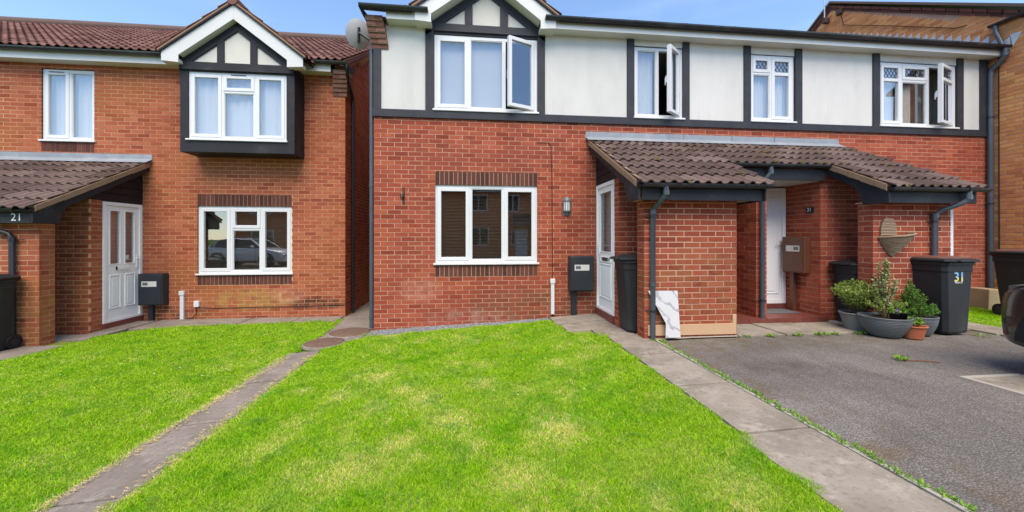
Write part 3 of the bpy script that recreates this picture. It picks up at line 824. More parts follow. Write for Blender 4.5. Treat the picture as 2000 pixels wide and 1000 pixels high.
window(H, FR, 9.408, 11.09, 3.69, 4.905, [sc(9.408, 9.895, 3.69, 4.905, transom=zt, lattice=1), sc(9.895, 10.484, zt, 4.905, lattice=1), fx(9.895, 10.484, 3.69, zt), sc(10.484, 11.09, 3.69, 4.905, open=20, transom=zt, lattice=1)], n=.0, back=[('curtain', 9.42, 9.88, 3.7, 4.9), ('curtain', 10.0, 10.25, 3.7, 4.55)])

# eaves
EZ = 5.055
def eave(H, x0, x1, y, z, end=True):
    MB().box(x0, x1, y - .215, y - .195, z - .005, z + .17).build('fascia', M['fascia'], H.root, bevel=.003)
    MB().box(x0, x1, y - .194, y + .02, z, z + .012).build('soffit', M['soffit'], H.root)
eave(H, .24, .93, 0, EZ); eave(H, 2.79, 11.86, 0, EZ)
gutter(H, (.91, -.275, 5.215), (-.16, -.275, 5.215)); gutter(H, (11.93, -.275, 5.215), (2.83, -.275, 5.215))
MB().extr([(-.16, -.33, 5.16), (-.16, .3, 5.33), (-.16, .3, 5.2), (-.06, .12, 4.98), (-.12, -.2, 5.08)], (.03, 0, 0)).build('verge_board', M['timber_old'], H.root)

PITM = math.tan(rad(29.3))
def slope(p): return (0, math.cos(p), math.sin(p))
for a_, b_, r_ in ((-.14, .66, 0), (.66, 3.06, 4), (3.06, 11.86, 0)):
    tile_plane(H, 'roof', (a_, -.28, 5.165), (1, 0, 0), slope(rad(29.3)), b_ - a_, 15, 'tile', start_row=r_, rank=False)
MB().add([(-.14, 3.99, 7.66), (11.86, 3.99, 7.66), (11.86, 8.3, 5.2), (-.14, 8.3, 5.2)], [(0,1,2,3)], .5).build('rear_roof', M['tile'], H.root)
MB().extr([(0.02, .0, 5.06), (0.02, 3.95, 7.5), (0.02, 7.9, 5.06)], (.2, 0, 0)).build('gable_wall', M['mortar_red'], H.root)
rt = MB(); rt.tube([(-.14, 3.97, 7.60), (11.86, 3.97, 7.60)], .13, 12); rt.build('ridge_tiles', M['tile'], H.root)

def gable(H, xc, half, yb, zin, zout, pit, yw, beam, studs, hw, foot, kind, tmat, deep, zf):
    """Boarded gable: barge boards at yb, timber triangle on the wall plane yw."""
    tn = math.tan(pit)
    # zin/zout: height of the inner and outer edge of the barge at the apex
    Fb = front(yb)
    for sg in (-1, 1):
        X = lambda d: xc + sg * d
        din = foot                                   # inner foot distance from the centre
        dout = half
        pts = [(X(0), zin), (X(0), zout), (X(dout), zout - tn*dout), (X(dout), zf), (X(din), zf - .02), (X(din), zin - tn*din)]
        MB().opoly(Fb, pts, -.022, 0).build('barge_board', M['fascia'], H.root, bevel=.003)
        # sloping soffit behind the barge
        MB().add([(X(0), yb+.022, zin+.012), (X(din), yb+.022, zin - tn*din+.012), (X(din), yw+.05, zin - tn*din+.012), (X(0), yw+.05, zin+.012)], [(0,1,2,3)], .5).build('gable_soffit', M['soffit'], H.root)
        fo = MB(); x_a, x_b = sorted((X(din) + sg*.002, X(dout) - sg*.002)); fo.box(x_a, x_b, yb + .0225, yw - .001, zf - .012, zf + .05); fo.build('gable_foot', M['soffit'], H.root)
        # timber rafter on the wall
        Fw = front(yw)
        th_ = .16
        MB().opoly(Fw, [(X(0), zin + .0), (X(0), zin - th_), (X(hw), zin - th_ - tn*hw), (X(hw), zin - tn*hw)], -.02, .03).build('gable_rafter', M[tmat], H.root, bevel=.004)
        # roof slope of the gable
        V = Vector((-sg*math.cos(pit), 0, math.sin(pit)))
        O = Vector((X(dout + .05), yb - .03, zout - tn*(dout + .05) + .004))
        L = (dout + .05) / math.cos(pit); rows = max(1, math.ceil(L / TL))
        O = O - V * (rows * TL - L) * 0
        tile_plane(H, 'gable_roof', O, (0, 1, 0), V, deep, rows, kind, keep=lambda p, X=X: sg * (p.x - xc) > -.02)
        MB().opoly(Fb, [(X(0), zout), (X(0), zout + .035), (X(dout+.05), zout + .035 - tn*(dout+.05)), (X(dout+.05), zout - tn*(dout+.05))], -.05, .025).build('verge_mortar', M['mortar_verge'], H.root)
    Fw = front(yw)
    zb0, zb1 = beam
    hw2 = (zin - .05 - zb1) / tn
    MB().opoly(Fw, [(xc - hw2, zb1 - .02), (xc + hw2, zb1 - .02), (xc, zin - .05)], -.03, 0).build('gable_panel', M['panel'], H.root)
    MB().obox(Fw, xc - hw, xc + hw, -.02, .034, zb0, zb1).build('gable_beam', M[tmat], H.root, bevel=.004)
    for a, b in studs:
        d = max(abs(a - xc), abs(b - xc))
        zz = [zin - .155 - tn*abs(a - xc), zin - .155 - tn*abs(b - xc)]
        MB().opoly(Fw, [(a, zb1+.001), (b, zb1+.001), (b, zz[1]), (a, zz[0])], -.01, .028).build('gable_stud', M[tmat], H.root, bevel=.004)
    MB().tube([(xc, yb - .04, zout + .03), (xc, yb + deep, zout + .03)], .09, 10).build('gable_ridge', M[kind], H.root)
gable(H, 1.857, 1.16, -.25, 5.82, 6.12, rad(36.5), -.0, (5.0, 5.13), [(1.497, 1.627), (2.094, 2.231)], 1.02, .90, 'tile', 'timber', 2.6, 5.035)
MB().obox(FR, .97, 2.75, -.1, .006, 4.955, 5.0).build('window_head', M['timber_old'], H.root)

# porch: screen piers, inner walls, floor
PY = -1.74; PZ = 2.02
def pier(H, name, x0, x1, y, kind, z1, left=True):
    brick_wall(H, name, front(y), x0, x1, -.2, z1, kind, t=.215)
    if left: brick_wall(H, name + '_return', leftface(x0), y + .032, y + .215, -.2, z1, kind, t=.05, phase=1)
    else: brick_wall(H, name + '_return', rightface(x1), y + .032, y + .215, -.2, z1, kind, t=.05, phase=1)
pier(H, 'porch_pier', 3.86, 5.17, PY, 'red', PZ)
pier(H, 'porch_pier', 7.24, 8.50, PY, 'red', PZ)
brick_wall(H, 'porch_wall', front(-1.03), 3.80, 5.25, .0, 2.72, 'red', t=.1)
brick_wall(H, 'porch_side_wall', leftface(3.80), -.998, -.848, .0, 2.45, 'red', t=.1)
brick_wall(H, 'porch_stub', front(-1.03), 6.02, 6.20, .1, 2.42, 'red', t=.1)
brick_wall(H, 'porch_stub_side', leftface(6.02), -.998, -.01, .1, 2.42, 'red', t=.1)
brick_wall(H, 'porch_side_wall', leftface(7.13), -.998, -.01, .1, 2.42, 'red', t=.1)
brick_wall(H, 'porch_wall', front(-1.03), 7.13, 8.46, .0, 2.72, 'red', t=.1)
MB().box(8.503, 8.56, PY + .01, PY + .16, .2, 1.975).build('door_frame', M['white'], H.root)
MB().box(5.26, 5.36, -1.02, -.02, .1, 2.72).build('porch_return', M['mortar_red'], H.root)
step = MB().box(5.37, 7.12, -1.13, -.01, .05, .268).build('porch_step', M['mortar_red'], H.root)
tm_ = MB(); tm_.box(-.072, .072, -.072, .072, -.02, .02); tme = tm_.mesh('quarry_tile', M['redtile'])
te_ = MB(); te_.box(-.072, .072, -.008, .008, -.03, .03); tee = te_.mesh('quarry_tile', M['redtile'])
for i in range(12):
    for j in range(7):
        o = bpy.data.objects.new('quarry_tile', tme); COL.objects.link(o); o.parent = step; o.location = (5.45 + i*.149, -1.06 + j*.149, .262 + RNG.uniform(-.001, .002))
    o = bpy.data.objects.new('quarry_tile', tee); COL.objects.link(o); o.parent = step; o.location = (5.45 + i*.149, -1.134, .240)

DX = 3.80
MB().box(DX + .13, DX + .14, -.99, -.02, .3, 2.45).build('inner_blind', M['curtain'], H.root)
door(H, leftface(DX), -.846, -.012, .31, 2.43, 'one', hinge_low=True)
for k in range(6):                                   # dark boards above the door, cut to the roof slope
    z0 = 2.435 + k*.135; z1 = z0 + .128
    yl = -(3.16 - z1) / .522
    if yl < -.03: MB().opoly(leftface(DX), [(-.004, z0), (-.004, z1), (max(yl, -1.3), z1), (max(yl - .245, -1.3), z0)], -.03, .008).build('cladding_board', M['clad'], H.root, bevel=.004)
door(H, front(-.35), 6.21, 7.125, .37, 2.40, 'tall')
tag_mat = MB().obox(front(-.42), 6.3, 7.0, 0, .38, .284, .292).build('door_mat', plain('grey_mat', (.12, .12, .125), 1, .1, .5, 40), H.root)

# porch roof: one lean-to slope with a set-back eave in the middle
PA = math.atan2(1.03, 2.03); PV = slope(PA)
EO = -2.05
tile_plane(H, 'porch_roof', (3.64, EO, 2.19), (1, 0, 0), PV, 1.80, 7, 'tile')
tile_plane(H, 'porch_roof', (5.44, EO, 2.19), (1, 0, 0), PV, 1.72, 7, 'tile', start_row=3)
tile_plane(H, 'porch_roof', (7.16, EO, 2.19), (1, 0, 0), PV, 1.42, 7, 'tile')
def rz(y): return 2.19 + (y - EO) * math.tan(PA)      # roof deck height
def moss(H, part, x0, x1, ye, zf, rows, n):
    m = MB()
    for k in range(n):
        x = RNG.uniform(x0, x1); r_ = RNG.randrange(rows); y = ye + (r_*TL + RNG.uniform(-.03, .05))*math.cos(PA); z = zf(y) + .05
        for q in range(RNG.randint(2, 5)):
            cx_, cy_, s_ = x + RNG.uniform(-.05, .05), y + RNG.uniform(-.015, .015), RNG.uniform(.012, .028)
            m.add([(cx_, cy_, z + s_*.8)] + [(cx_ + s_*1.5*math.cos(j*1.05), cy_ + s_*math.sin(j*1.05), z - .012) for j in range(6)], [(0, 1 + j, 1 + (j+1) % 6) for j in range(6)])
    m.build('moss', LMOSS, part, kind='stuff')
LMOSS = plain('roof_moss', (.085, .075, .018), 1, .05, .5, 25, .8, 120)
pr = [o for o in th.children if o.name.startswith('porch_roof')]
moss(H, pr[0], 3.8, 5.4, EO, rz, 7, 12); moss(H, pr[1], 5.5, 7.1, EO + 3*TL*math.cos(PA), rz, 4, 17); moss(H, pr[2], 7.3, 8.5, EO, rz, 7, 9)
fl = MB(); fl.obox(FR, 3.60, 8.53, 0.0, .012, rz(-.02)+.02, 3.39); fl.extr([(3.60, -.012, rz(-.012)+.075), (3.60, -.16, rz(-.16)+.068), (3.60, -.16, rz(-.16)+.062), (3.60, -.012, rz(-.012)+.06)], (4.93, 0, 0))
fl.build('lead_flashing', M['lead'], H.root)
for xj in (5.42, 6.35, 7.2): MB().obox(FR, xj, xj+.006, .012, .016, rz(-.02)+.07, 3.39).build('lead_joint', M['gutter'], H.root)
def verge(H, x, y0, y1, zoff, base, side, box=True):
    """Barge board with boxed end under a lean-to verge, plus its mortar bedding. base(y) = deck height."""
    F = leftface(x) if side < 0 else rightface(x)
    pts = [(y1, base(y1) - .035), (y0, base(y0) - .035)]
    if box: pts += [(y0, zoff), (y0 + .34, zoff), (y0 + .37, zoff + .06)]
    pts += [(y0 + .46, base(y0 + .46) - .19), (y1, base(y1) - .165)]
    MB().opoly(F, pts, -.025, 0).build('barge_board', M['timber_old'], H.root, bevel=.004)
    n = 5
    for i in range(n):
        a, b = y0 + (y1-y0)*i/n, y0 + (y1-y0)*(i+1)/n - .006
        MB().opoly(F, [(a, base(a) - .062 + RNG.uniform(-.008, .006)), (b, base(b) - .062 + RNG.uniform(-.008, .006)), (b, base(b) + .03), (a, base(a) + .028)], -.06, .03 + RNG.uniform(0, .008)).build('verge_mortar', M['mortar_verge'], H.root, bevel=.006)
verge(H, 3.665, EO + .06, -.01, 2.0, rz, -1)
verge(H, 7.185, EO + .06, -1.08, 2.0, rz, -1)
MB().box(5.38, 5.40, EO+.06, -1.1, 2.0, 2.2).build('barge_board', M['timber_old'], H.root)
for a, b in ((3.726, 5.38), (7.226, 8.62)):
    MB().box(a, b, -1.95, -1.925, 2.0, 2.165).build('porch_fascia', M['timber_old'], H.root, bevel=.004)
    MB().box(a, b, -1.924, -1.50, 2.022, 2.034).build('porch_soffit', M['mdf'], H.root)
MB().box(5.40, 7.17, -1.10, -1.075, 2.42, 2.60).build('porch_fascia', M['timber_old'], H.root, bevel=.004)
MB().box(5.37, 7.12, -1.074, -.36, 2.425, 2.437).build('porch_soffit', M['fascia'], H.root)
gutter(H, (5.45, -2.01, 2.205), (3.70, -2.01, 2.205), .052); gutter(H, (8.72, -2.01, 2.205), (7.20, -2.01, 2.205), .052)
gutter(H, (7.18, -1.16, 2.655), (5.42, -1.16, 2.655), .052)
dz_ = Vector((0, 0, 1))
downpipe(H, [(4.02, -2.01, 2.17), (4.02, -2.01, 2.07), (4.0, -1.97, 2.02), (3.975, -1.85, 1.94), (3.955, -1.79, 1.88), (3.955, -1.79, .2)], collars=[((4.02, -2.01, 2.09), dz_), ((3.955, -1.79, 1.86), dz_), ((3.955, -1.79, .92), dz_)], clips=[((3.955, -1.79, 1.80), (3.86, -1.74, 1.80)), ((3.955, -1.79, .57), (3.87, -1.74, .57))])
downpipe(H, [(6.16, -1.16, 2.61), (6.16, -1.16, 2.54), (6.14, -1.15, 2.49), (6.09, -1.12, 2.42), (6.08, -1.09, 2.37), (6.08, -1.085, .21)], collars=[((6.16, -1.16, 2.53), dz_), ((6.08, -1.088, 2.34), dz_)], clips=[((6.08, -1.085, .56), (5.98, -1.03, .56))])
downpipe(H, [(8.40, -2.01, 2.17), (8.40, -2.01, 2.06), (8.36, -1.96, 2.0), (8.22, -1.85, 1.92), (8.17, -1.79, 1.86), (8.17, -1.79, .2)], collars=[((8.40, -2.01, 2.08), dz_), ((8.17, -1.79, 1.84), dz_)], clips=[((8.17, -1.79, 1.76), (8.10, -1.74, 1.76))])
downpipe(H, [(11.80, -.275, 5.16), (11.80, -.275, 5.03), (11.80, -.22, 4.95), (11.80, -.08, 4.84), (11.80, -.065, 4.75), (11.80, -.065, .2)], .045, collars=[((11.80, -.275, 5.05), dz_), ((11.80, -.065, 4.74), dz_), ((11.80, -.065, 2.35), dz_)], clips=[((11.80, -.065, 3.9), (11.74, 0, 3.9)), ((11.80, -.065, 2.2), (11.74, 0, 2.2))])
downpipe(H, [(-.05, .06, 4.95), (-.05, .06, .02)], .034, collars=[((-.05, .06, .2), dz_), ((-.05, .06, 2.4), dz_)])
finish_bricks(H); finish_tiles(H)

# ------------------------------------------------------------------ the house on the left
lh = thing('brick_house', 'orange brick house with boarded gable bay window and lean-to porch', 'house', (-4, 1.52, -.05))
L = House(lh); Y1 = 1.52; FL = front(Y1)
hid = lambda c: (c[0] < -4.7 and c[2] < 2.9 and c[1] > 1.4) or c[1] > 3
lw = brick_wall(L, 'front_wall', FL, -15.2, -.92, -.3, 4.80, 'org', [(-3.675, -1.943, .60, 2.372), (-6.364, -5.48, 3.14, 4.69), (-3.62, -1.80, 3.2, 4.7)], hide=hid, zb=-.075)
soldiers(lw, FL, -3.675, -1.943, .60, .798); soldiers(lw, FL, -3.675, -1.943, 2.145, 2.372); soldiers(lw, FL, -6.364, -5.48, 3.145, 3.328)
for (a, b, c0, d0) in ((-3.675, -1.943, .59, .79), (-3.675, -1.943, 2.15, 2.375), (-6.364, -5.48, 3.13, 3.32)):
    MB().obox(FL, a, b, -.2, -.03, c0, d0).build('opening_backing', M['mortar_org'], L.root)
LP = rad(30.0); RY = 4.25
apz = 4.96 + (RY + .3) * math.tan(LP)
sidetop = lambda s: 4.93 + (min(s - Y1, 2*RY - (s - Y1)) + .30) * math.tan(LP) - .1
brick_wall(L, 'alley_wall', rightface(-.92), Y1 + .032, Y1 + 2*RY, -.3, apz, 'org', ztop=sidetop, zb=-.075,
           polycore=[(Y1 + .02, -.3), (Y1 + 2*RY, -.3), (Y1 + 2*RY, sidetop(Y1 + 2*RY)), (Y1 + RY, sidetop(Y1 + RY)), (Y1 + .02, sidetop(Y1))])
MB().box(-15.2, -.95, Y1 + 2*RY - .2, Y1 + 2*RY, -.3, 4.9).build('rear_wall', M['mortar_org'], L.root)
MB().box(-15.2, -15.0, Y1 + .22, Y1 + 2*RY - .21, -.3, 4.9).build('party_wall', M['mortar_org'], L.root)
MB().box(-14.99, -1.15, Y1 + .23, Y1 + 2*RY - .22, 2.6, 2.8).build('upper_floor', M['inner'], L.root)
MB().box(-14.99, -1.15, Y1 + .23, Y1 + 2*RY - .22, 4.80, 4.86).build('ceiling', M['inner'], L.root)
zt2 = 1.70
window(L, FL, -3.675, -1.943, .83, 2.14, [sc(-3.675, -3.082, .83, 2.14), sc(-3.082, -2.527, zt2, 2.14), fx(-3.082, -2.527, .83, zt2), sc(-2.527, -1.943, .83, 2.14)], back=[('slats', -3.65, -1.97, .87, 2.1)])
window(L, FL, -6.364, -5.48, 3.36, 4.685, [sc(-6.364, -5.907, 3.36, 4.685), fx(-5.907, -5.48, 3.36, 4.685)], back=[('curtain', -6.34, -5.5, 3.4, 4.65)], vent=(-6.25, -6.0, 4.628))
# oriel box
BY = 1.07; FB = front(BY)
bx0, bx1 = -3.68, -1.70
for a, b in ((bx0, -3.545), (-1.845, bx1)): MB().obox(FB, a, b, -.44, 0, 3.335, 4.58).build('bay_post', M['timber_old'], L.root, bevel=.004)
MB().obox(FB, bx0, bx1, -.44, .004, 3.10, 3.333).build('bay_apron', M['timber_old'], L.root, bevel=.005)
MB().obox(FB, bx0, bx1, -.44, .004, 4.582, 4.74).build('bay_head', M['timber_old'], L.root, bevel=.005)
zt3 = 4.235
window(L, FB, -3.543, -1.847, 3.345, 4.58, [sc(-3.543, -2.973, 3.345, 4.58), sc(-2.973, -2.406, zt3, 4.58), fx(-2.973, -2.406, 3.345, zt3), sc(-2.406, -1.847, 3.345, 4.58)], n=-.02, back=[('curtain', -3.5, -1.88, 3.36, 4.56)], vent=(-2.82, -2.56, 4.535))
gable(L, -2.69, 1.20, .92, 5.50, 5.80, rad(37.2), BY, (4.60, 4.745), [(-3.04, -2.92), (-2.47, -2.35)], .99, .92, 'tile_red', 'timber_old', 2.8, 4.69)
MB().extr([(-3.66, BY + .003, 4.74), (-1.72, BY + .003, 4.74), (-2.69, BY + .003, 5.44)], (0, .5, 0)).build('gable_core', M['panel'], L.root)
LZ = 4.785
def leave(x0, x1): eave(L, x0, x1, Y1, LZ)
leave(-15.2, -3.62); leave(-1.76, -1.13)
gutter(L, (-3.86, Y1 - .275, 4.955), (-15.2, Y1 - .275, 4.955)); gutter(L, (-.80, Y1 - .275, 4.955), (-1.50, Y1 - .275, 4.955))
corbel(L, -1.16, -1, Y1, 4.385)
MB().extr([(-.84, Y1 - .30, 4.90), (-.84, Y1 + .3, 5.09), (-.84, Y1 + .3, 4.98), (-.84, Y1 + .02, 4.72), (-.84, Y1 - .2, 4.82)], (-.03, 0, 0)).build('verge_board', M['timber_old'], L.root)
rows_l = int(round((RY + .3) / math.cos(LP) / TL))
tile_plane(L, 'roof', (-15.2, Y1 - .30, 4.96), (1, 0, 0), slope(LP), 14.34, rows_l, 'tile_red', keep=lambda p: not (-3.85 < p.x < -1.5 and p.z < 4.96 + .75*(1.18 - abs(p.x + 2.68)) - .25))
ryy = Y1 - .30 + rows_l*TL*math.cos(LP); rzz = 4.96 + rows_l*TL*math.sin(LP)
MB().add([(-15.2, ryy, rzz), (-.86, ryy, rzz), (-.86, Y1 + 2*RY + .3, 4.9), (-15.2, Y1 + 2*RY + .3, 4.9)], [(0,1,2,3)], .5).build('rear_roof', M['tile_red'], L.root)
MB().tube([(-15.2, ryy - .02, rzz + .03), (-.85, ryy - .02, rzz + .03)], .13, 14).build('ridge_tiles', M['tile'], L.root)
def lbase(y): return 4.96 + (y - (Y1 - .30)) * math.tan(LP)
for i in range(8):
    a = Y1 - .28 + i*.55; b = a + .545
    MB().opoly(rightface(-.86), [(a, lbase(a) - .09), (b, lbase(b) - .09), (b, lbase(b) + .02), (a, lbase(a) + .02)], -.08, .01).build('verge_tile', M['tile_red'], L.root)
downpipe(L, [(-.80, Y1 - .275, 4.90), (-.80, Y1 - .275, 4.82), (-.85, Y1 - .1, 4.70), (-.88, Y1 + .36, 4.50), (-.88, Y1 + .38, 4.40), (-.88, Y1 + .38, -.06)], .034, mat='blackpipe', collars=[((-.88, Y1 + .38, 4.36), dz_), ((-.88, Y1 + .38, 2.55), dz_), ((-.88, Y1 + .38, .9), dz_)])
# porch of the left house (mirror image, a step lower)
LX = -4.65; LY = -.26; LPZ = 1.75
brick_wall(L, 'porch_pier', front(LY), -6.6, LX, -.2, LPZ, 'org', t=.215, zb=-.075)
brick_wall(L, 'porch_pier_return', rightface(LX), LY + .032, LY + .215, -.2, LPZ, 'org', t=.05, phase=1, zb=-.075)
brick_wall(L, 'porch_wall', front(.49), -6.8, LX, -.2, 2.45, 'org', t=.1, zb=-.075)
brick_wall(L, 'porch_side_wall', rightface(LX), .522, .708, -.2, 2.2, 'org', t=.1, zb=-.075)
MB().box(LX - .14, LX - .13, .6, 1.5, .0, 2.2).build('inner_blind', M['inner'], L.root)
door(L, rightface(LX), .712, 1.508, .05, 2.15, 'two', hinge_low=True)
lb_eo = Y1 + EO
def lrz(y): return 1.92 + (y - lb_eo) * math.tan(PA)
for k in range(6):
    z0 = 2.165 + k*.135; z1 = z0 + .128
    yl = Y1 - (2.89 - z1) / .522
    if yl < Y1 - .03: MB().opoly(rightface(LX), [(Y1 - .004, z0), (Y1 - .004, z1), (max(yl, .3), z1), (max(yl - .245, .3), z0)], -.03, .008).build('cladding_board', M['clad'], L.root, bevel=.004)
tile_plane(L, 'porch_roof', (-9.0, lb_eo, 1.92), (1, 0, 0), PV, 4.50, 7, 'tile')
fl = MB(); fl.obox(FL, -9.0, -4.47, 0, .012, lrz(Y1-.02)+.02, 3.12); fl.extr([(-9.0, Y1-.012, lrz(Y1)+.07), (-9.0, Y1-.16, lrz(Y1-.16)+.068), (-9.0, Y1-.16, lrz(Y1-.16)+.062), (-9.0, Y1-.012, lrz(Y1)+.055)], (4.53, 0, 0)); fl.build('lead_flashing', M['lead'], L.root)
verge(L, -4.525, lb_eo + .06, Y1 - .01, 1.73, lrz, 1)
MB().box(-9.0, -4.586, lb_eo + .10, lb_eo + .125, 1.73, 1.90).build('porch_fascia', M['timber_old'], L.root, bevel=.004)
MB().box(-9.0, -4.586, lb_eo + .126, -.05, 1.752, 1.764).build('porch_soffit', M['mdf'], L.root)
gutter(L, (-4.72, lb_eo + .04, 1.935), (-9.0, lb_eo + .04, 1.935), .052)
downpipe(L, [(-5.35, lb_eo + .04, 1.90), (-5.35, lb_eo + .05, 1.80), (-5.30, lb_eo + .10, 1.74), (-4.98, LY - .06, 1.58), (-4.94, LY - .055, 1.52), (-4.94, LY - .055, -.02)], .034, mat='blackpipe', collars=[((-4.94, LY - .055, 1.5), dz_)], clips=[((-4.94, LY - .055, 1.50), (-4.82, LY - .02, 1.50)), ((-4.94, LY - .055, .34), (-4.82, LY - .02, .34))])
text_mesh('21', .15, front(lb_eo + .10), -4.84, 1.765, .003).build('house_number', M['iwhite'], L.root)
text_mesh('21', .05, rightface(LX), 1.13, .985, -.008).build('door_number', M['ink'], L.root)
MB().obox(rightface(LX), 1.155, 1.255, -.030, -.029, 1.13, 1.21).build('door_sticker', M['label'], L.root)
finish_bricks(L); finish_tiles(L)

# ------------------------------------------------------------------ the buff brick house on the right
nh = thing('gabled_house', 'buff brick gable end of the taller house on the right', 'house', (11.9, 3, 0))
N = House(nh); NX = 11.88; FN = leftface(NX)
AP, AZ, NT_ = 3.38, 8.22, .622
ntop = lambda s: AZ - .13 - NT_ * abs(s - AP)
brick_wall(N, 'gable_wall', FN, -1.7, 8.4, -.3, AZ, 'yel', ztop=ntop, polycore=[(-1.7, -.3), (8.4, -.3), (8.4, ntop(8.4)), (AP, ntop(AP)), (-1.7, ntop(-1.7))], hide=lambda c: c[1] > .05 and c[2] < 5)
brick_wall(N, 'front_wall', front(-1.7), NX + .03, NX + 7, -.3, 5.0, 'yel')
for sg in (-1, 1):
    m = MB(); k = 0; d = 0
    while d < 5.0:
        e = min(d + .215, 5.05)
        for q in (0, 1):
            m.opoly(FN, [(AP + sg*d, AZ - NT_*d - .10 + .075*q - .075), (AP + sg*(e-.01), AZ - NT_*(e-.01) - .10 + .075*q - .075), (AP + sg*(e-.01), AZ - NT_*(e-.01) - .035 + .075*q - .075), (AP + sg*d, AZ - NT_*d - .035 + .075*q - .075)], -.05, .015 + .02*q)
        d += .225
    m.build('verge_course', M['drk'], N.root)
    MB().opoly(FN, [(AP, AZ + .03), (AP + sg*5.2, AZ + .03 - NT_*5.2), (AP + sg*5.2, AZ + .09 - NT_*5.2), (AP, AZ + .09)], -.3, .06).build('verge_tile', M['tile'], N.root)
    MB().add([(NX + .3, AP, AZ + .07), (NX + 7, AP, AZ + .07), (NX + 7, AP + sg*5.2, AZ + .07 - NT_*5.2), (NX + .3, AP + sg*5.2, AZ + .07 - NT_*5.2)], [(0,1,2,3)], .5).build('roof', M['tile'], N.root)
gutter(N, (NX - .06, -.62, 5.72), (NX - .06, -.03, 5.72), .05)
downpipe(N, [(NX - .06, -.12, 5.68), (NX - .06, -.13, 5.55), (NX - .08, -.22, 5.30), (NX - .08, -.24, 5.22)], .036, mat='pipe')
fs = MB()                                            # stepped lead flashing where the terrace roof meets the gable
for k in range(24):
    y0 = -.30 + k*.15; z0 = 5.18 + (y0 + .28) * PITM
    fs.opoly(FN, [(y0, z0 - .03), (y0 + .148, z0 + .148*PITM - .03), (y0 + .148, z0 + .148*PITM + .05), (y0, z0 + .215)], .0, .012)
fs.opoly(FN, [(-.34, 5.18), (-.30, 5.42), (-.46, 5.40)], .0, .014)
fs.build('stepped_flashing', plain('pale_lead', (.42, .46, .52), .5, .5, .2, 6), N.root)
finish_bricks(N)
ae = thing('aerial_mast', 'thin aerial mast with box clamp on the buff brick gable', 'aerial', (NX, 3.45, 7.7))
ma = MB(); ma.tube([(NX - .12, 3.47, 7.75), (NX - .12, 3.47, 9.2)], .018, 8); ma.build('mast', M['steel'], ae)
MB().box(NX - .16, NX + .01, 3.42, 3.52, 7.72, 7.86).build('clamp', M['iron'], ae)
MB().box(NX - .09, NX + .01, 3.02, 3.16, 7.76, 7.90).build('junction_box', M['iron'], ae)
cb = MB(); cb.tube([(NX - .015, 3.08, 7.77), (NX - .015, 3.0, 7.42), (NX - .015, 1.8, 6.74), (NX - .015, .55, 6.0), (NX - .015, .35, 5.95)], .008, 6)
tag(cb.build('aerial_cable', M['rubber']), 'black cable drooping across the buff gable above the lead flashing', 'cable')
cb = MB(); cb.tube([(NX - .012, -.14, 5.2), (NX - .012, -.15, 1.2)], .008, 6)
tag(cb.build('wall_cable', M['rubber']), 'black cable running down the buff brick wall beside the grey downpipe', 'cable')

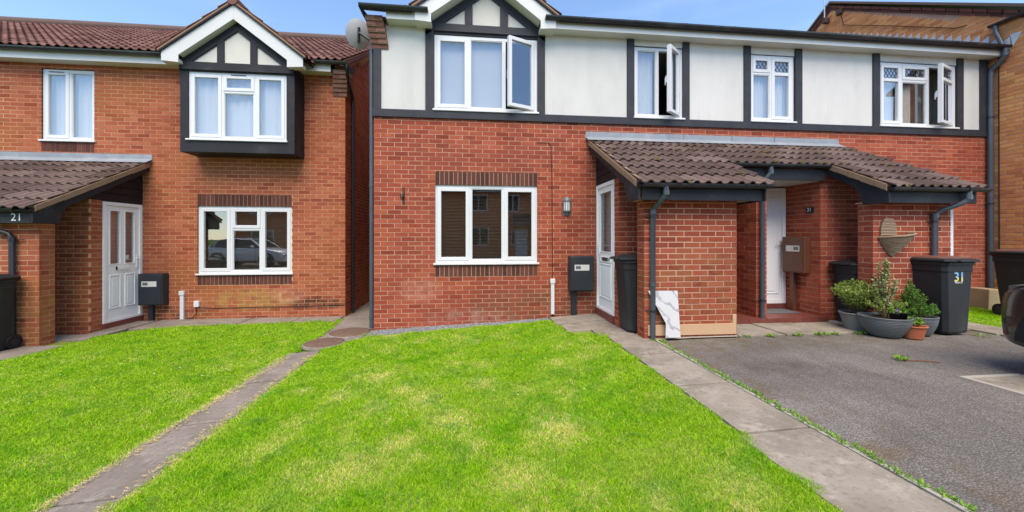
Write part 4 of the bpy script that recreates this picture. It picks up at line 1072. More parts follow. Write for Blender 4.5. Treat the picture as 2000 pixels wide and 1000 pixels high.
# ------------------------------------------------------------------ bins
def make_bin(label, loc, rz, W=.57, D=.70, Ht=1.0, wb=.44, db=.50, lid='bin', group='wheeled bins'):
    """Wheeled bin in local coordinates, front towards -Y, base at z = 0."""
    t_ = thing('wheelie_bin', label, 'bin', loc, rz, group, local=True)
    m = MB()
    def ring(w_, d_, z, c, yo=0):
        a, b = w_/2, d_/2
        return [(-a+c, -b+yo, z), (a-c, -b+yo, z), (a, -b+c+yo, z), (a, b-c+yo, z), (a-c, b+yo, z), (-a+c, b+yo, z), (-a, b-c+yo, z), (-a, -b+c+yo, z)]
    secs = [(wb-.03, db-.03, .02), (wb, db, .05), (wb + (W-.06-wb)*.9, db + (D-.10-db)*.9, Ht-.14), (W-.05, D-.09, Ht-.13), (W-.05, D-.09, Ht-.02)]
    P = []
    for (w_, d_, z) in secs: P += ring(w_, d_, z, .045)
    fs = [(i*8+j, i*8+(j+1) % 8, (i+1)*8+(j+1) % 8, (i+1)*8+j) for i in range(len(secs)-1) for j in range(8)] + [tuple(range(7, -1, -1))]
    m.add(P, fs, .5); body = m.build('body', M['bin'], t_, bevel=.006)
    mr = MB(); P = ring(W-.02, D-.05, Ht-.045, .05) + ring(W-.02, D-.05, Ht-.005, .05)
    mr.add(P, [(j, (j+1) % 8, 8+(j+1) % 8, 8+j) for j in range(8)] + [tuple(range(7,-1,-1)), tuple(range(8,16))], .5)
    mr.build('rim', M['bin'], t_, bevel=.006)
    for sx in (-.33, -.11, .11, .33):
        MB().box(sx*W-.006, sx*W+.006, -D/2+.05, -D/2+.10, Ht-.13, Ht-.05).build('rib', M['bin'], t_)
    ml = MB(); P = ring(W+.01, D+.02, Ht, .06, -.012) + ring(W+.01, D+.02, Ht+.028, .06, -.012) + ring(W-.05, D-.06, Ht+.045, .07, -.008)
    ml.add(P, [(i*8+j, i*8+(j+1) % 8, (i+1)*8+(j+1) % 8, (i+1)*8+j) for i in range(2) for j in range(8)] + [tuple(range(7,-1,-1)), tuple(range(16,24))], .5)
    ld = ml.build('lid', M['bin'], t_, bevel=.006)
    ml = MB(); P = ring(W-.07, D-.09, Ht+.046, .08, -.006) + ring(W-.12, D-.16, Ht+.066, .08, -.003) + ring(W-.24, D-.32, Ht+.074, .06)
    ml.add(P, [(i*8+j, i*8+(j+1) % 8, (i+1)*8+(j+1) % 8, (i+1)*8+j) for i in range(2) for j in range(8)] + [tuple(range(16,24))], .5)
    ml.build('lid_panel', M[lid], ld, bevel=.006)
    mp = MB(); mp.box(-W*.28, W*.28, -D/2-.055, -D/2+.01, Ht+.004, Ht+.026); mp.build('lid_grip', M['bin'], t_, bevel=.006)
    mh = MB(); mh.tube([(-W/2+.10, D/2-.03, Ht-.03), (-W/2+.10, D/2+.055, Ht-.01), (W/2-.10, D/2+.055, Ht-.01), (W/2-.10, D/2-.03, Ht-.03)], .016, 10)
    mh.tube([(-W/2+.16, D/2-.03, Ht+.03), (W/2-.16, D/2-.03, Ht+.03)], .02, 10); mh.build('handle', M['bin'], t_)
    for sx in (-1, 1):
        wx = sx*(wb/2+.005)
        mw = MB(); mw.tube([(wx-.022, db/2-.02, .10), (wx+.022, db/2-.02, .10)], .10, 20); wh = mw.build('wheel', M['rubber'], t_)
        MB().tube([(wx-.026, db/2-.02, .10), (wx+.026, db/2-.02, .10)], .05, 14).build('hub', M['bin'], wh)
    return t_
def stickers(t_, F, s, z, n, h=.15, body='31'):
    tm = NT('number_sticker'); P = tm.objc(); zz = tm.sep(P)[2]
    c = tm.ramp(tm.range(zz, z + .25*h, z + .5*h), [(0, (.75, .60, .03)), (1, (.10, .42, .75))])
    text_mesh(body, h * 1.35, F, s, z, n + .0018).build('number_sticker', tm.done(c, .5, .3), t_)
    text_mesh(body, h * 1.35, F, s - .006, z - .006, n + .0008).build('sticker_edge', M['iwhite'], t_)
b1 = make_bin('charcoal wheelie bin in the recess beside the white glazed door', (3.985, -1.285, .195), rad(-90), W=.46, D=.66, Ht=1.02, wb=.38, db=.44)
b2 = make_bin('charcoal wheelie bin behind the potted shrubs, numbered 31 and half hidden by the brick pier', (7.55, -1.275, .21), rad(-90), W=.46, D=.64, Ht=.90, wb=.38, db=.46)
stickers(b2, rightface(.205), -.15, .56, 0, .15)
b3 = make_bin('charcoal wheelie bin with brown lid and colourful 31 sticker beside the plant pots', (8.12, -1.80, .21), rad(3), W=.56, D=.70, Ht=.99, wb=.40, db=.56, lid='binlid')
stickers(b3, Fr((0, -.298), (1, 0), (0, -1)), -.10, .73, 0, .135)
text_mesh('HIGH ST', .035, Fr((0, -.300), (1, 0), (0, -1)), -.09, .70, 0).build('sticker_text', M['iwhite'], b3)
b4 = make_bin('large charcoal bin with brown lid behind the dark parked car', (10.72, -1.25, .21), rad(-4), W=.62, D=.74, Ht=1.05, wb=.42, db=.5, lid='binlid')
b5 = make_bin('charcoal wheelie bin with red label in front of the left porch', (-5.06, -.66, -.05), rad(2), W=.57, D=.70, Ht=1.0, wb=.46, db=.54)
FBn = Fr((0, -.318), (1, 0), (0, -1))
MB().obox(FBn, .02, .19, 0, .012, .74, .80).build('label', M['redprint'], b5)
text_mesh('ELO', .06, FBn, .06, .75, .014).build('label_text', M['iwhite'], b5)
MB().obox(FBn, .10, .165, 0, .008, .48, .62).build('number_sticker', M['iwhite'], b5)

# ------------------------------------------------------------------ things fixed to the walls
def meter(label, F, s0, s1, z0, z1, d, post, zg, mat):
    c = F.p((s0+s1)/2, 0, zg); t_ = thing('meter_box', label, 'meter box', c, group='meter boxes')
    MB().obox(F, s0, s1, .0, d, z0, z1).build('box', M[mat], t_, bevel=.012)
    MB().obox(F, s0+.02, s1-.02, d+.001, d+.012, z0+.02, z1-.02).build('box_door', M[mat], t_, bevel=.006)
    wz = z1 - .20 * (z1-z0) / .6
    a, b = s0 + .12*(s1-s0)+.02, s1 - .22*(s1-s0)
    m = MB(); m.obox(F, a, b, d+.011, d+.0135, wz-.045, wz+.055); m.build('viewing_window', M['label'], t_)
    MB().obox(F, a+.02, (a+b)/2-.02, d+.0135, d+.0148, wz-.02, wz+.035).build('meter_dial', M['lantern'], t_)
    MB().obox(F, post[0], post[1], .015, .075, zg-.02, z0-.001).build('post', M[mat], t_, bevel=.006)
    return t_
meter('charcoal meter box on a post left of the main front door', FR, 3.285, 3.705, .61, 1.21, .17, (3.335, 3.425), .185, 'box')
meter('charcoal meter box beside the white door of the left house', FL, -4.60, -4.18, .255, .85, .17, (-4.50, -4.42), -.05, 'box')
meter('brown meter box on a post inside the recessed porch', leftface(7.13), -.86, -.42, .94, 1.54, .13, (-.60, -.53), .27, 'brown_box')

t_ = thing('wall_lantern', 'grey half-round caged lantern on the red brick wall', 'lantern', (3.265, 0, 1.9))
cx, cy = 3.265, -.006
MB().obox(FR, cx-.07, cx+.07, 0, .014, 1.92, 2.20).build('backplate', M['lantern'], t_, bevel=.004)
MB().lathe([(.0, 2.245), (.035, 2.235), (.062, 2.205), (.072, 2.175), (.072, 2.16)], 14, (cx, cy, 0), math.pi, 2*math.pi).build('cap', M['lantern'], t_)
MB().lathe([(.060, 2.16), (.060, 2.0)], 14, (cx, cy, 0), math.pi, 2*math.pi).build('glass', plain('frosted_glass', (.55, .57, .56), .25, .5, .05, 9), t_)
MB().lathe([(.074, 2.0), (.076, 1.985), (.060, 1.965), (.03, 1.955), (.03, 1.925), (.012, 1.905), (.0, 1.905)], 14, (cx, cy, 0), math.pi, 2*math.pi).build('base', M['lantern'], t_)
for k in range(5):
    a = math.pi + math.pi*(k+.5)/5
    MB().tube([(cx+.068*math.cos(a), cy+.068*math.sin(a), 2.165), (cx+.068*math.cos(a), cy+.068*math.sin(a), 1.985)], .005, 6).build('cage_bar', M['lantern'], t_)

def duct(label, F, s0, s1, z0, z1):
    t_ = thing('cable_guard', label, 'cable guard', F.p((s0+s1)/2, 0, z0), group='white cable guards')
    MB().obox(F, s0+.012, s1-.012, 0, .045, z0, z1-.06).build('channel', M['white'], t_, bevel=.008)
    MB().obox(F, s0, s1, 0, .055, z1-.08, z1).build('cap', M['white'], t_, bevel=.006)
    MB().tube([F.p((s0+s1)/2+.01, .02, z0), F.p((s0+s1)/2+.012, .02, z0-.06)], .01, 8).build('cable_end', M['rubber'], t_)
duct('white plastic cable guard on the red wall left of the meter post', FR, 2.965, 3.05, .20, .815)
duct('white plastic cable guard at the foot of the left house', FL, -3.98, -3.89, -.05, .5)
t_ = thing('socket_box', 'small white junction box low on the orange brick wall', 'junction box', (-3.675, 1.5, .18))
MB().obox(FL, -3.72, -3.63, 0, .05, .185, .305).build('cover', M['white'], t_, bevel=.008)
MB().tube([FL.p(-3.69, .02, .185), FL.p(-3.685, .025, .05), FL.p(-3.75, .02, -.02), FL.p(-3.9, .02, -.06)], .007, 6).build('lead', M['rubber'], t_)
cb = MB(); cb.tube([FL.p(-3.66, .008, .17), FL.p(-3.3, .008, .15), FL.p(-2.6, .008, .16), FL.p(-1.8, .008, .155), FL.p(-.93, .008, .17)], .006, 6)
tag(cb.build('wall_cable', M['rubber']), 'thin black cable along the foot of the orange brick wall', 'cable')
cb = MB(); cb.tube([FR.p(2.73, .01, 3.178), FR.p(2.94, .01, 3.175), FR.p(2.985, .01, 3.13), FR.p(3.0, .01, 2.4), FR.p(3.01, .01, .82)], .0045, 6)
tag(cb.build('wall_cable', M['rubber']), 'thin black cable dropping down the red wall to the white cable guard', 'cable')
t_ = thing('basket_bracket', 'small rusty scroll bracket on the red wall left of the window', 'bracket', (.49, 0, 2.1))
MB().obox(FR, .465, .50, 0, .012, 2.09, 2.36).build('backplate', M['iron'], t_, bevel=.004)
mb = MB(); pts = [FR.p(.483, .012 + .05*math.sin(k*.45), 2.30 - k*.02 + .01*math.cos(k*.9)) for k in range(10)]; mb.tube(pts, .012, 8)
pts = [FR.p(.455 + .02*math.cos(k*.7), .03, 2.22 + .03*math.sin(k*.7)) for k in range(9)]; mb.tube(pts, .009, 8); mb.build('scroll', M['iron'], t_)

t_ = thing('satellite_dish', 'grey satellite dish on a bracket at the upper left corner of the red house', 'satellite dish', (-.40, .6, 5.0))
dc = Vector((-.42, .62, 5.20)); dn = Vector((-.38, .88, .26)).normalized(); du = dn.cross(Vector((0,0,1))).normalized(); dv = du.cross(dn) * -1
if dv.z < 0: dv = -dv
md = MB(); P = []; nr, na = 7, 28
for i in range(nr):
    r = i/(nr-1)
    for j in range(na):
        a = 2*math.pi*j/na; P.append(dc + du*(.215*r*math.cos(a)) + dv*(.255*r*math.sin(a)) - dn*(.05*(1-r*r)))
P2 = [p - dn*.006 for p in P]
fs = [(i*na+j, i*na+(j+1) % na, (i+1)*na+(j+1) % na, (i+1)*na+j) for i in range(nr-1) for j in range(na)]
md.add(P, fs, .5, True); md.add(P2, fs, .5, True)
b = na*(nr-1); md.add(P[b:] + P2[b:], [(j, (j+1) % na, na+(j+1) % na, na+j) for j in range(na)], .5)
md.build('dish', M['dishgrey'], t_)
ma = MB(); foot = dc - dv*.23; tip = dc + dn*.30 - dv*.10 + du*.02
ma.tube([foot, foot + dn*.12 - dv*.02, tip], .012, 8); ma.build('feed_arm', M['darkmetal'], t_)
MB().tube([tip - dv*.02, tip + dv*.06], .028, 10).build('receiver', M['darkmetal'], t_)
mb = MB(); bk = dc - dn*.06; mb.tube([bk, bk - dn*.06, Vector((-.02, .72, 5.0))], .022, 10); mb.tube([bk - dv*.14, bk + dv*.10], .024, 8); mb.build('bracket', M['darkmetal'], t_)

t_ = thing('number_plaque', 'small dark plaque numbered 31 in the recessed porch', 'plaque', (7.12, -.85, 1.9))
FP = leftface(7.13)
MB().obox(FP, -.915, -.775, 0, .012, 1.93, 2.03).build('plate', M['plate'], t_, bevel=.006)
text_mesh('31', .085, Fr((7.13, 0), (0, -1), (-1, 0)), .795, 1.955, .0135).build('numerals', M['iwhite'], t_)

# wicker wall basket
t_ = thing('wall_basket', 'wicker cone wall basket hanging on the right porch pier', 'basket', (7.54, -1.76, 1.27))
wick = plain('wicker', (.27, .185, .115), .8, .2, .35, 30, .6, 60); wick2 = plain('wicker_pale', (.37, .275, .18), .8, .2, .3, 30, .6, 60)
bxc, byc = 7.55, -1.745
for k in range(20):                                   # woven cone, its rim dipping to the left
    f = k/19; r = .016 + .205*f**.9; cxk = bxc - .035*(1-f)
    mb = MB(); pts = []
    for j in range(15):
        a = math.pi + math.pi*j/14
        pts.append((cxk + r*math.cos(a)*1.05, byc + r*1.0*math.sin(a), 1.275 + .285*f + .03*f*math.cos(a) + RNG.uniform(-.003, .003)))
    mb.tube(pts, .0100 if k < 19 else .016, 6); mb.build('weave', wick if k % 2 else wick2, t_)
for k in range(13):                                   # upright woven back plate
    z = 1.545 + k*.0205; q = (k - 3)/10.5; hw_ = .125*math.sqrt(max(.12, 1 - q*q)) if k > 3 else .125
    mb = MB(); mb.tube([(bxc - .085 - hw_, byc - .012, z), (bxc - .085 - hw_*.3, byc - .024, z + RNG.uniform(-.004, .004)), (bxc - .085 + hw_*.3, byc - .016, z), (bxc - .085 + hw_, byc - .012, z + RNG.uniform(-.004, .004))], .0115, 6); mb.build('weave', wick2 if k % 2 else wick, t_)
for j in range(7):                                    # upright stakes the weave runs round
    a = math.pi + math.pi*(j + .5)/7; mb = MB()
    mb.tube([(bxc - .035 + .016*math.cos(a)*1.05, byc + .016*math.sin(a) - .004, 1.27), (bxc + .13*math.cos(a)*1.05 - .012, byc + .135*math.sin(a) - .006, 1.42), (bxc + .222*math.cos(a)*1.05, byc + .226*math.sin(a), 1.565 + .03*math.cos(a))], .007, 6); mb.build('stake', wick2, t_)
mb = MB(); mb.lathe([(0, 1.565), (.19, 1.56)], 14, (bxc, byc, 0), math.pi, 2*math.pi); mb.build('dry_moss', plain('dry_moss', (.16, .11, .06), 1, .1, .4, 30), t_)

# leaning board, trim, block
def marble():
    t = NT('marble_effect'); P = t.pos()
    wv = t.node('ShaderNodeTexWave', wave_type='BANDS', bands_direction='DIAGONAL'); wv.inputs['Scale'].default_value = 2.4; wv.inputs['Distortion'].default_value = 5.5; wv.inputs['Detail'].default_value = 5; wv.inputs['Detail Scale'].default_value = 2.2
    t.link(P, wv.inputs['Vector'])
    c = t.mix(t.range(wv.outputs['Fac'], .86, 1.0, 0, .6), (.54, .54, .54), (.18, .18, .20)); c = t.mix(t.range(t.noise(P, 5, 6, .6), .45, .75, 0, .4), c, (.47, .48, .50))
    return t.done(c, .6, .3)
bo = MB(); bp = [(3.895, .83), (4.30, .825), (4.295, .232), (4.092, .232), (4.110, .41)]
bo.extr([(x, -1.865 + (z - .23)*.14, z) for x, z in bp], (0, .012, 0))
tag(bo.build('marble_board', marble()), 'white marble-effect offcut board leaning on the porch pier', 'board')
sk = MB(); sk.opoly(front(PY), [(3.905, .235), (5.15, .228), (5.15, .495), (5.098, .495), (5.098, .372), (3.905, .375)], .004, .022)
tag(sk.build('timber_trim', M['mdf'], bevel=.003), 'tan L-shaped trim board along the foot of the porch pier', 'board')
bk_ = MB(); bk_.extr([(11.0, -.55, .2), (11.42, -.5, .2), (11.44, -.49, .56), (11.05, -.53, .58)], (.06, .36, 0))
tag(bk_.build('concrete_block', plain('sandy_concrete', (.36, .29, .18), .95, .1, .2, 8, .5, 60), bevel=.015), 'sandy concrete block beside the grey downpipe at the grass strip', 'block')

# drain covers
def cover(label, x, y, r):
    z = G(x); t_ = thing('drain_cover', label, 'drain cover', (x, y, z), group='round drain covers')
    mm = plain('rusty_cover', (.135, .085, .06), .9, .2, .3, 20, .6, 90, grime=(.2, .15, .1), gamt=.6)
    MB().lathe([(0, z+.02), (r*.92, z+.02), (r, z+.012), (r, z-.03)], 28, (x, y, 0)).build('lid', mm, t_)
    MB().lathe([(r+.004, z+.012), (r+.02, z+.008), (r+.025, z-.03)], 28, (x, y, 0)).build('collar', M['slabdark'], t_)
    for k in range(2): MB().box(x-.03+k*.25-.1, x+.03+k*.25-.1, y-.01, y+.01, z+.02, z+.026).build('lifting_slot', mm, t_)
cover('round rusty drain cover nearest the alley, beside the red house corner', -.36, -.06, .31)
cover('round rusty drain cover set in the grass edge at the top of the side path', -.56, -.62, .27)
t_ = thing('inspection_cover', 'square concrete inspection cover sunk in the driveway near the dark car', 'inspection cover', (6.5, -3.73, .2))
mm = MB(); bars(mm, Fr((0, 0), (1, 0), (0, -1)), 0, 0, 0, 0, 0, 0, 0) if False else None
for (a, b, c0, d0) in ((6.2, 6.86, -4.06, -4.01), (6.2, 6.86, -3.46, -3.41), (6.2, 6.25, -4.009, -3.461), (6.81, 6.86, -4.009, -3.461)):
    MB().box(a, b, c0, d0, .15, .209).build('frame', M['concrete'], t_, bevel=.004)
MB().box(6.256, 6.804, -4.004, -3.466, .15, .203).build('lid', M['slab'], t_)

# ------------------------------------------------------------------ pots and plants
def leafmat(name, cols, trans=.25):
    t = NT(name); c = t.ramp(t.node('ShaderNodeAttribute', attribute_name='rnd').outputs['Fac'], cols)
    t.done(c, .55, .3)
    tl = t.node('ShaderNodeBsdfTranslucent'); t.link(c, tl.inputs['Color']); ms = t.node('ShaderNodeMixShader'); ms.inputs[0].default_value = trans
    t.link(t.b.outputs[0], ms.inputs[1]); t.link(tl.outputs[0], ms.inputs[2]); t.link(ms.outputs[0], t.o.inputs['Surface']); return t.m
LM = {'shrub': leafmat('shrub_leaf', [(0, (.10, .16, .025)), (.5, (.22, .34, .045)), (.85, (.34, .44, .09)), (1, (.36, .32, .16))]),
      'hebe': leafmat('hebe_leaf', [(0, (.16, .22, .05)), (.45, (.32, .40, .14)), (.8, (.50, .52, .28)), (.9, (.35, .06, .05)), (1, (.30, .04, .05))]),
      'conifer': leafmat('conifer_needle', [(0, (.04, .11, .012)), (.6, (.11, .25, .03)), (1, (.19, .36, .05))]),
      'bright': leafmat('bright_leaf', [(0, (.10, .25, .02)), (1, (.26, .42, .05))]),
      'stem': plain('stem', (.10, .075, .045), .9, .1, .3, 20), 'soil': plain('potting_soil', (.035, .025, .018), 1, .05, .4, 40, .6, 60)}
def leaves(c, shape, n, ln, wd, kind, parent, stems=14, up=.5, name='foliage'):
    """Leaf quads on stems; shape(u) -> (radius, height) envelope."""
    m, st = MB(), MB()
    for k in range(stems):
        a = RNG.uniform(0, 6.283); q = RNG.random() ** .5; r, h = shape(q)
        tip = Vector((c[0] + r*math.cos(a), c[1] + r*math.sin(a), c[2] + h)); base = Vector((c[0] + r*.15*math.cos(a), c[1] + r*.15*math.sin(a), c[2]))
        mid = base.lerp(tip, .5) + Vector((RNG.uniform(-.02, .02), RNG.uniform(-.02, .02), h*.12))
        st.tube([base, mid, tip], [.006, .004, .002], 5)
        for i in range(n // stems):
            f = RNG.uniform(.15, 1.0) ** .8
            p = base.lerp(mid, f*2) if f < .5 else mid.lerp(tip, f*2-1)
            d = Vector((RNG.gauss(0, 1), RNG.gauss(0, 1), RNG.gauss(up, .7))).normalized(); s = d.cross(Vector((RNG.gauss(0, 1), RNG.gauss(0, 1), RNG.gauss(0, 1)))).normalized()
            l, w_ = ln*RNG.uniform(.6, 1.3), wd*RNG.uniform(.7, 1.2); nn = d.cross(s)
            m.add([p, p + d*l*.5 + s*w_ + nn*l*.08, p + d*l, p + d*l*.5 - s*w_ + nn*l*.08], [(0, 1, 2, 3)], min(1, max(0, RNG.random()*.8 + .2*(f))))
    m.build(name, LM[kind], parent, kind='stuff'); st.build('stems', LM['stem'], parent)
def pot(label, loc, r, h, rb, mat, ribbed):
    t_ = thing('plant_pot', label, 'plant pot', loc, group='plant pots by the porch pier')
    x, y, z = loc; prof = [(0, .004), (rb, 0), (rb*1.02, .006)]
    for i in range(1, 13 if ribbed else 8):
        n_ = 13 if ribbed else 8; f = i / n_
        rr = rb + (r - rb) * (math.sin(f*math.pi/2) ** .85 if ribbed else f)
        if ribbed: prof += [(rr - .006, h*(f - .04)), (rr + .005, h*f - .004), (rr + .005, h*f + .003)]
        else: prof.append((rr, h*f))
    prof += [(r, h - .012), (r + .008, h - .010), (r + .008, h + .004), (r - .012, h + .004), (r - .016, h - .03)]
    MB().lathe([(a, b + z) for a, b in prof], 36, (x, y, 0)).build('pot', mat, t_)
    MB().lathe([(0, z + h - .012), (r - .02, z + h - .025)], 20, (x, y, 0)).build('soil', LM['soil'], t_)
    return t_
gp = plain('grey_glaze', (.16, .17, .165), .55, .4, .12, 6, grime=(.10, .12, .07), gamt=.3); gr_ = plain('grey_ribbed_resin', (.105, .115, .12), .45, .45, .15, 6)
terra = plain('terracotta', (.40, .12, .055), .7, .3, .15, 8, grime=(.42, .25, .18), gamt=.5)
p1 = pot('smooth grey tapered pot holding a twiggy green shrub', (7.12, -1.62, .21), .205, .24, .14, gp, False)
leaves((7.12, -1.62, .44), lambda q: (.31*q, .14 + .33*(1 - .45*q*q)), 2600, .045, .007, 'shrub', p1, 60, .6)
p2 = pot('wide ribbed grey bowl with tall variegated shrub and small black pots', (7.13, -1.98, .21), .272, .26, .15, gr_, True)
leaves((7.20, -1.92, .46), lambda q: (.14*q, .35 + .42*(1 - q*q)), 1500, .038, .011, 'hebe', p2, 30, .4)
leaves((7.16, -1.98, .46), lambda q: (.27*q, .06 + .20*(1 - .5*q*q)), 700, .035, .006, 'shrub', p2, 26, .6)
for i, (x, y, lab, fl_) in enumerate(((7.08, -2.14, 'small black nursery pot with a purple pansy in the ribbed bowl', (.16, .08, .30)), (7.22, -2.13, 'small black nursery pot with green leaves in the ribbed bowl', None))):
    q = thing('nursery_pot', lab, 'plant pot', (x, y, .45))
    MB().lathe([(0, .452), (.038, .452), (.052, .535), (.055, .535), (.055, .545), (.046, .545), (.044, .53), (0, .53)], 16, (x, y, 0)).build('pot', M['rubber'], q)
    leaves((x, y, .53), lambda u: (.05*u, .03 + .04*(1-u)), 60, .03, .012, 'bright', q, 8, .5)
    if fl_:
        mf = MB()
        for k in range(5):
            a = k*1.256; mf.add([(x, y-.03, .585), (x + .02*math.cos(a-.5), y-.036, .585 + .02*math.sin(a-.5)), (x + .032*math.cos(a), y-.038, .585 + .032*math.sin(a)), (x + .02*math.cos(a+.5), y-.036, .585 + .02*math.sin(a+.5))], [(0,1,2,3)], .5)
        mf.build('flower', plain('pansy_purple', fl_, .6, .2, .3, 60), q)
p3 = pot('small terracotta pot with bright green leaves', (7.36, -2.14, .21), .135, .165, .095, terra, False)
leaves((7.36, -2.14, .36), lambda q: (.12*q, .06 + .12*(1-q)), 130, .05, .013, 'bright', p3, 14, .6)
p4 = pot('ribbed grey pot with a dwarf conifer beside the brown-lidded bin', (7.66, -1.96, .21), .20, .25, .12, gr_, True)
leaves((7.66, -1.92, .43), lambda q: (.27*q, .08 + .38*(1 - q)**1.0), 3400, .032, .006, 'conifer', p4, 70, .5)
leaves((7.58, -1.94, .5), lambda q: (.11*q, .20 + .28*(1 - q)**1.0), 1400, .030, .006, 'conifer', p4, 34, .5)

# weeds, moss and fallen leaves on the hard surfaces
def weeds(label, spots, n, hmax, kind):
    m = MB()
    for (x, y, r) in spots:
        for i in range(n):
            a = RNG.uniform(0, 6.283); q = r*RNG.random()**.6; px, py = x + q*math.cos(a), y + q*math.sin(a); z = G(px)
            d = Vector((RNG.gauss(0, .6), RNG.gauss(0, .6), RNG.uniform(.15, 1))).normalized(); s = d.cross(Vector((0, 0, 1))).normalized(); l = hmax*RNG.uniform(.4, 1); w_ = l*.16
            p = Vector((px, py, z)); m.add([p, p + d*l*.5 + s*w_, p + d*l, p + d*l*.5 - s*w_], [(0,1,2,3)])
    tag(m.build('weeds', LM[kind], kind='stuff'), label, 'weeds')
weeds('green weeds growing along the concrete edging between path and driveway', [(3.99 + RNG.uniform(-.015, .02), -1.95 - k*.048, .03) for k in range(72)], 26, .036, 'bright')
weeds('patch of green weeds flat on the driveway tarmac', [(6.25, -2.88, .07), (6.20, -2.92, .05)], 60, .05, 'bright')
weeds('weeds along the driveway edge in front of the porch slabs', [(5.3 + k*.19 + RNG.uniform(-.1, .1), -1.845, .05) for k in range(10)] + [(6.98, -1.82, .09), (7.05, -1.84, .08), (6.35, -1.84, .07), (3.93, -1.84, .05), (-.05, -.33, .07), (4.02, -1.9, .05), (8.4, -2.15, .1), (-.9, 1.9, .05)], 46, .045, 'bright')
tw = thing('fallen_twig', 'thin brown twig lying on the driveway by the weeds', 'twig', (6.35, -2.98, .21))
mt = MB(); mt.tube([(6.18, -2.93, .207), (6.35, -2.97, .212), (6.52, -3.03, .207)], .005, 5); mt.tube([(6.33, -2.965, .21), (6.42, -2.93, .209)], .004, 5); mt.build('stem', plain('twig_brown', (.20, .08, .04), .9, .1, .3, 20), tw)

